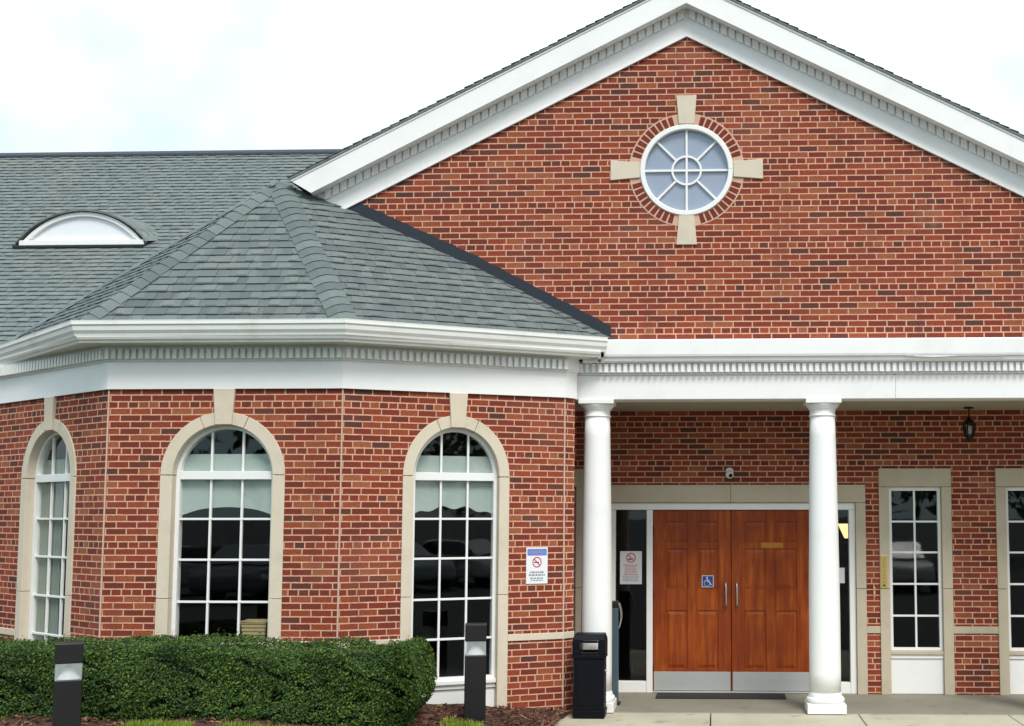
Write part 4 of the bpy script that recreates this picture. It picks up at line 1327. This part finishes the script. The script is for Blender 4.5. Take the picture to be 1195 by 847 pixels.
# ---- camera over the door
def seccam():
    x, z, y = 0.175, 2.51, 13.94
    t = thing('security_camera', (x, 14.0, z), 'small pale dome camera on the dark brick above the double doors', 'camera')
    mb = MB()
    mb.prism(FW, [(x + 0.045 * math.cos(2 * math.pi * k / 24), z + 0.045 + 0.035 * math.sin(2 * math.pi * k / 24)) for k in range(24)], 0.001, 0.03)
    mb.build('mount', M['cream'], t, 0.004)
    mb = MB(); prof = [(0.010, z - 0.048)] + [(0.048 * math.cos(R(a)), z + 0.0 + 0.048 * math.sin(R(a))) for a in range(-60, 70, 15)]
    mb.lathe(prof, x, y, 24); mb.build('housing', M['cream'], t)
    mb = MB(); mb.tube([(x + 0.01, y - 0.05, z - 0.012), (x + 0.012, y - 0.06, z - 0.018)], 0.022, 14); mb.build('lens', M['black'], t)
    settle(t)
seccam()

# ---- porch lantern
def lantern():
    x, y = 2.873, 13.62
    t = thing('porch_lantern', (x, y, 3.256), 'black carriage lantern hanging from the porch ceiling between the two tall windows', 'lantern')
    mb = MB(); mb.lathe([(0.05, 3.234), (0.055, 3.254)], x, y, 20); mb.tube([(x, y, 3.24), (x, y, 3.14)], 0.009, 8); mb.build('stem', M['black_iron'], t)
    mb = MB()
    mb.lathe([(0.074, 3.064), (0.078, 3.070), (0.05, 3.105), (0.022, 3.128), (0.018, 3.148)], x, y, 6, False); mb.build('roof', M['black_iron'], t)
    mb = MB()
    for k in range(6):
        a = R(60 * k); xa, ya = math.cos(a), math.sin(a)
        mb.tube([(x + 0.07 * xa, y + 0.07 * ya, 3.066), (x + 0.05 * xa, y + 0.05 * ya, 2.93)], 0.0085, 6)
    mb.lathe([(0.02, 2.868), (0.03, 2.90), (0.056, 2.922), (0.058, 2.934)], x, y, 6, False); mb.build('cage', M['black_iron'], t)
    mb = MB(); mb.lathe([(0.024, 2.938), (0.030, 2.95), (0.030, 3.03), (0.022, 3.045)], x, y, 16); mb.build('candle', M['lamp_glass'], t)
    settle(t)
lantern()

# ---- door mat
mb = MB(); mb.box(-0.665, 0.79, 13.56, 13.93, 0.001, 0.016)
for k in range(34): mb.box(-0.640 + k * 0.0418, -0.615 + k * 0.0418, 13.59, 13.90, 0.0162, 0.020)
tag(mb.build('door_mat', M['rubber'], bevel=0.004), 'dark ribbed door mat lying before the wooden double doors', 'door mat')

# ---- lamp inside the right sidelight
def inlamp():
    x, y = 1.60, 14.75
    t = thing('wall_lamp', (x, y, 1.84), 'warm glowing cone lamp inside the sidelight right of the doors', 'lamp')
    mb = MB(); mb.lathe([(0.022, 1.76), (0.10, 1.93), (0.104, 1.935)], x, y, 20); mb.build('lamp_shade', M['lamp_glow'], t)
    mb = MB(); mb.tube([(x, y, 1.76), (x, y + 0.05, 1.70), (x + 0.0, y + 0.35, 1.70)], 0.012, 8); mb.build('arm', M['dark_metal'], t)
    settle(t)
inlamp()

# ---- basket inside the middle bay window
def basket():
    u, d, z = 1.415, -0.29, 0.78
    p = FB.P(u, d, z)
    t = thing('wicker_basket', p, 'brown wicker basket standing inside the arched window above the hedge', 'basket')
    x, y, _ = p
    mb = MB(); mb.hexa([(x - .10, y - .07, z), (x + .10, y - .07, z), (x + .10, y + .07, z), (x - .10, y + .07, z), (x - .125, y - .09, z + .22), (x + .125, y - .09, z + .22), (x + .125, y + .09, z + .22), (x - .125, y + .09, z + .22)])
    for k in range(6):
        zz = z + 0.02 + 0.036 * k; g_ = 0.004 + 0.024 * (zz - z) / 0.22
        mb.box(x - .10 - g_, x + .10 + g_, y - .07 - g_, y + .07 + g_, zz, zz + 0.022)
    mb.build('basket', M['wicker'], t, 0.004)
    mb = MB(); mb.tube([(x - .128, y - .09, z + .222), (x + .128, y - .09, z + .222), (x + .128, y + .09, z + .222), (x - .128, y + .09, z + .222), (x - .128, y - .09, z + .222)], 0.012, 8); mb.build('rim', M['wicker'], t)
    settle(t)
    mb = MB(); mb.fbox(FB, ucB - 0.6, ucB + 0.6, -0.55, -0.17, 0.73, 0.778)
    for s_ in (-0.5, 0.5): mb.fbox(FB, ucB + s_ - 0.03, ucB + s_ + 0.03, -0.5, -0.25, 0.301, 0.729)
    tag(mb.build('window_table', M['wood_groove'], bevel=0.004), 'dark table behind the arched window carrying the wicker basket', 'table')
basket()

# ------------------------------------------------------------------ hedge
def leaf_mesh(name, pts, size, mat, parent=None, rnd=None, upbias=0.0):
    V, Fc = [], []
    for (x, y, z, nx_, ny_, nz_) in pts:
        s_ = size * rnd.uniform(0.6, 1.35)
        n = Vector((nx_ + rnd.gauss(0, .55), ny_ + rnd.gauss(0, .55), nz_ + rnd.gauss(0, .55) + upbias))
        if n.length < 1e-3: n = Vector((0, 0, 1))
        n.normalize()
        a = n.orthogonal().normalized(); a.rotate(Matrix.Rotation(rnd.uniform(0, 6.28), 3, n)); b = n.cross(a)
        c = Vector((x, y, z)); i = len(V)
        V += [c - a * s_, c - b * s_ * 0.45 + n * s_ * 0.12, c + a * s_, c + b * s_ * 0.45 + n * s_ * 0.12]
        Fc.append((i, i + 1, i + 2, i + 3))
    me = bpy.data.meshes.new(name); me.from_pydata(V, [], Fc); me.materials.append(mat)
    o = bpy.data.objects.new(name, me); col.objects.link(o)
    if parent: o.parent = parent
    return o
def hedge():
    rnd = random.Random(11)
    x0, x1, y0, y1 = -9.2, -2.62, 10.15, 11.22
    t = thing('hedge', ((x0 + x1) / 2, (y0 + y1) / 2, 0.25), 'clipped dark green box hedge along the foot of the brick bay', 'hedge')
    zb, zt = 0.20, 0.905
    pts = []
    def bulge(x, y, z):
        return 0.030 * math.sin(x * 5.1 + z * 3) + 0.025 * math.sin(x * 9.7 - 1.3 + y * 6) + 0.02 * math.sin(z * 11 + x * 2.2)
    def top(x): return zt + 0.018 * math.sin(x * 2.3) + 0.012 * math.sin(x * 7.1 + 1) - 0.05 * max(0, (x + 3.3)) ** 2 * 0.6
    N = 170000
    for _ in range(N):
        r = rnd.random(); depth = abs(rnd.gauss(0, 0.045))
        if r < 0.52:       # front face
            x = rnd.uniform(x0, x1); z = zb + (top(x) - zb) * rnd.random()
            taper = 0.10 * max(0, (z - 0.70) / 0.2) ** 2 + 0.10 * max(0, (0.40 - z) / 0.2) ** 2
            endr = 0.30 * max(0, (x - (x1 - 0.30)) / 0.30) ** 2
            y = y0 + taper + endr + depth - bulge(x, 0, z); n = (0, -1, 0.25)
        elif r < 0.86:     # top face
            x = rnd.uniform(x0, x1); y = rnd.uniform(y0 + 0.02, y1)
            endr = 0.10 * max(0, (x - (x1 - 0.25)) / 0.25) ** 2
            e_ = 0.08 * max(0, (y0 + 0.2 - y) / 0.2) ** 2
            z = top(x) - endr - e_ - depth * 0.9 + bulge(x, y, 0) * 0.30; n = (0, -0.1, 1)
            if rnd.random() < 0.06 and math.sin(x * 31 + y * 17) > 0.2: z += rnd.uniform(0.01, 0.075)
        else:              # right end
            y = rnd.uniform(y0 + 0.06, y1); z = zb + (top(x1) - zb) * rnd.random()
            ty = 0.30 * max(0, (y0 + 0.3 - y) / 0.3) ** 2
            x = x1 - depth - ty - 0.10 * max(0, (z - 0.70) / 0.2) ** 2 - 0.12 * max(0, (0.42 - z) / 0.2) ** 2 + bulge(1, y, z); n = (1, -0.2, 0.2)
        # gaps where the dark inside shows
        if math.sin(x * 13 + 4 * math.sin(z * 9)) * math.sin(z * 17 + y * 7 + x * 5) > 0.60 and rnd.random() < 0.85: continue
        pts.append((x, y, z, *n))
    f = leaf_mesh('foliage', pts, 0.0145, M['leaf'], t, rnd, 0.25)
    mb = MB()
    segs = 40
    for k in range(segs):
        xa, xb = x0 + (x1 - 0.14 - x0) * k / segs, x0 + (x1 - 0.14 - x0) * (k + 1) / segs
        mb.hexa([(xa, y0 + .13, zb + .08), (xb, y0 + .13, zb + .08), (xb, y1 - .1, zb + .08), (xa, y1 - .1, zb + .08), (xa, y0 + .13, top(xa) - .11), (xb, y0 + .13, top(xb) - .11), (xb, y1 - .1, top(xb) - .11), (xa, y1 - .1, top(xa) - .11)])
    mb.build('inner_twigs', plain('twig_dark', (0.018, 0.028, 0.010), 0.95, 0, 0.5, 0.5), t)
    mb = MB()
    for k in range(24):
        x = x0 + 0.2 + k * 0.26 + rnd.uniform(-.05, .05); y = rnd.uniform(y0 + .3, y1 - .3)
        mb.tube([(x, y, bed_z(x, y) - .03), (x + rnd.uniform(-.03, .03), y, 0.38)], 0.016, 7, 0.8)
    mb.build('stem', M['bark'], t)
    settle(t)
hedge()

# ------------------------------------------------------------------ mulch chips and grass
def chips():
    rnd = random.Random(21)
    V, Fc = [], []
    for _ in range(7000):
        x = -1.55 - 7.0 * rnd.random() ** 1.6; y = rnd.uniform(9.8, 12.7)
        if x < -3.5 and y > 10.4: continue
        if y > 11.4 + max(0, (x + 3.6)) * 0.49 and x > -3.6: continue
        z = bed_z(x, y) + rnd.uniform(0.0, 0.025)
        a = Vector((rnd.gauss(0, 1), rnd.gauss(0, 1), rnd.gauss(0, .3))).normalized() * rnd.uniform(0.012, 0.042)
        b = a.cross(Vector((rnd.gauss(0, .5), rnd.gauss(0, .5), 1))).normalized() * rnd.uniform(0.004, 0.011)
        n = a.cross(b).normalized() * 0.005
        c = Vector((x, y, z)); i = len(V)
        V += [c - a - b - n, c + a - b - n, c + a + b - n, c - a + b - n, c - a - b + n, c + a - b + n, c + a + b + n, c - a + b + n]
        Fc += [tuple(i + j for j in f) for f in ((3, 2, 1, 0), (4, 5, 6, 7), (0, 1, 5, 4), (1, 2, 6, 5), (2, 3, 7, 6), (3, 0, 4, 7))]
    me = bpy.data.meshes.new('mulch_chips'); me.from_pydata(V, [], Fc)
    t = NT('mulch_chip')
    t.col(t.ramp(t.island(), [(0, (0.035, 0.014, 0.009)), (0.5, (0.095, 0.036, 0.02)), (0.85, (0.17, 0.075, 0.04)), (1, (0.30, 0.18, 0.11))])); t.rough(0.95)
    me.materials.append(t.m)
    o = bpy.data.objects.new('mulch_chips', me); col.objects.link(o)
    tag(o, kind='stuff')
chips()
def grass():
    rnd = random.Random(31)
    V, Fc = [], []
    spots = [(-4.85, -4.30, 9.72, 9.92), (-4.05, -2.95, 9.70, 9.95), (-2.42, -2.05, 10.6, 10.95)]
    for x0, x1, y0, y1 in spots:
        for _ in range(int(2600 * (x1 - x0))):
            x, y = rnd.uniform(x0, x1), rnd.uniform(y0, y1)
            z = bed_z(x, y) - 0.01; h = rnd.uniform(0.05, 0.10); a = rnd.uniform(0, 6.28); lean = rnd.uniform(0, 0.05)
            dx, dy = math.cos(a), math.sin(a); w = 0.004; i = len(V)
            V += [(x - dy * w, y + dx * w, z), (x + dy * w, y - dx * w, z), (x + dx * lean * .5 + dy * w * .7, y + dy * lean * .5 - dx * w * .7, z + h * .6), (x + dx * lean * .5 - dy * w * .7, y + dy * lean * .5 + dx * w * .7, z + h * .6), (x + dx * lean, y + dy * lean, z + h)]
            Fc += [(i, i + 1, i + 2, i + 3), (i + 3, i + 2, i + 4)]
    me = bpy.data.meshes.new('grass'); me.from_pydata(V, [], Fc); me.materials.append(M['grass'])
    o = bpy.data.objects.new('grass', me); col.objects.link(o)
    tag(o, kind='stuff')
grass()

# ------------------------------------------------------------------ wood across the car park, mirrored in glass, made tall to block low sky
def wood():
    rnd = random.Random(41)
    pts = []
    x = -70
    while x < 70:
        h = rnd.uniform(8.0, 14.5); r = rnd.uniform(2.8, 4.6); y = -31 + rnd.uniform(-5, 5)
        for _ in range(210):
            a, b = rnd.uniform(0, 6.28), rnd.uniform(-1, 1)
            q = math.sqrt(1 - b * b); rr = rnd.uniform(0.6, 1.0)
            px, py, pz = x + r * q * math.cos(a) * rr, y + r * q * math.sin(a) * rr, h * 0.60 + b * h * 0.42 * rr
            pts.append((px, py, max(0.2, pz), q * math.cos(a), q * math.sin(a), b))
        x += rnd.uniform(2.6, 5.5)
    o = leaf_mesh('treeline', pts, 0.50, leaf_mat('tree_leaf', (0.035, 0.06, 0.02), (0.075, 0.12, 0.035), (0.14, 0.19, 0.06)), None, rnd)
    tag(o, kind='stuff')
wood()

# ------------------------------------------------------------------ cars parked across the drive, seen in the window glass
def car(x, y, paint, label):
    t = thing('parked_car', (x, y, -0.158), label, 'car', 'cars parked across the drive')
    F = Frame((x - 0.88, y), (0, 1))          # u along the car, d to its right side
    z = -0.158
    side = [(-2.2, z + .30), (-2.25, z + .55), (-2.15, z + .80), (-1.2, z + .95), (1.0, z + .95), (2.0, z + .86), (2.25, z + .70), (2.25, z + .36), (2.1, z + .28), (-2.0, z + .26)]
    mb = MB(); mb.prism(F, side, -1.76, 0.0); mb.build('body', paint, t, 0.09, 3)
    roof = [(-1.55, z + .95), (-0.85, z + 1.40), (0.45, z + 1.42), (1.35, z + .95)]
    mb = MB(); mb.prism(F, [(u, zz - 0.002) for u, zz in roof], -1.66, -0.10); mb.build('cabin', paint, t, 0.08, 3)
    mb = MB()
    mb.prism(F, [(-1.30, z + .99), (-0.80, z + 1.33), (0.40, z + 1.34), (1.10, z + .99)], -1.675, -1.655); mb.prism(F, [(-1.30, z + .99), (-0.80, z + 1.33), (0.40, z + 1.34), (1.10, z + .99)], -0.105, -0.085)
    a, b = Vector((x - .66, y + 1.32, z + .985)), Vector((x - .60, y + 0.56, z + 1.385))
    mb.face([a, (x + .66, a.y, a.z), (x + .60, b.y, b.z), b])
    mb.build('window', M['black'], t)
    for sy in (-1.35, 1.40):
        for sx in (-0.80, 0.80):
            mb = MB(); mb.tube([(x + sx - 0.09, y + sy, z + .325), (x + sx + 0.09, y + sy, z + .325)], 0.32, 20)
            w = mb.build('wheel', M['rubber'], t)
    for sx in (-0.62, 0.62):
        mb = MB(); mb.box(x + sx - 0.17, x + sx + 0.17, y + 2.20, y + 2.275, z + .60, z + .72); mb.build('headlight', M['sign_grey'], t, 0.02, 2)
    settle(t)
def car_paint(n, c): return plain(n, c, 0.22, 0.1, 0.05)
for x, c, nm in ((-17.2, (0.72, 0.72, 0.72), 'white'), (-13.4, (0.36, 0.37, 0.39), 'silver'), (-10.4, (0.16, 0.17, 0.18), 'charcoal'), (4.2, (0.10, 0.14, 0.24), 'blue'),
                 (7.1, (0.70, 0.70, 0.68), 'cream'), (13.6, (0.42, 0.43, 0.45), 'pale grey'), (16.6, (0.62, 0.60, 0.55), 'beige')):
    car(x, -8.5 + random.uniform(-.2, .2), car_paint('car_paint_' + nm.replace(' ', '_'), c), nm + ' saloon car parked facing the building across the drive')
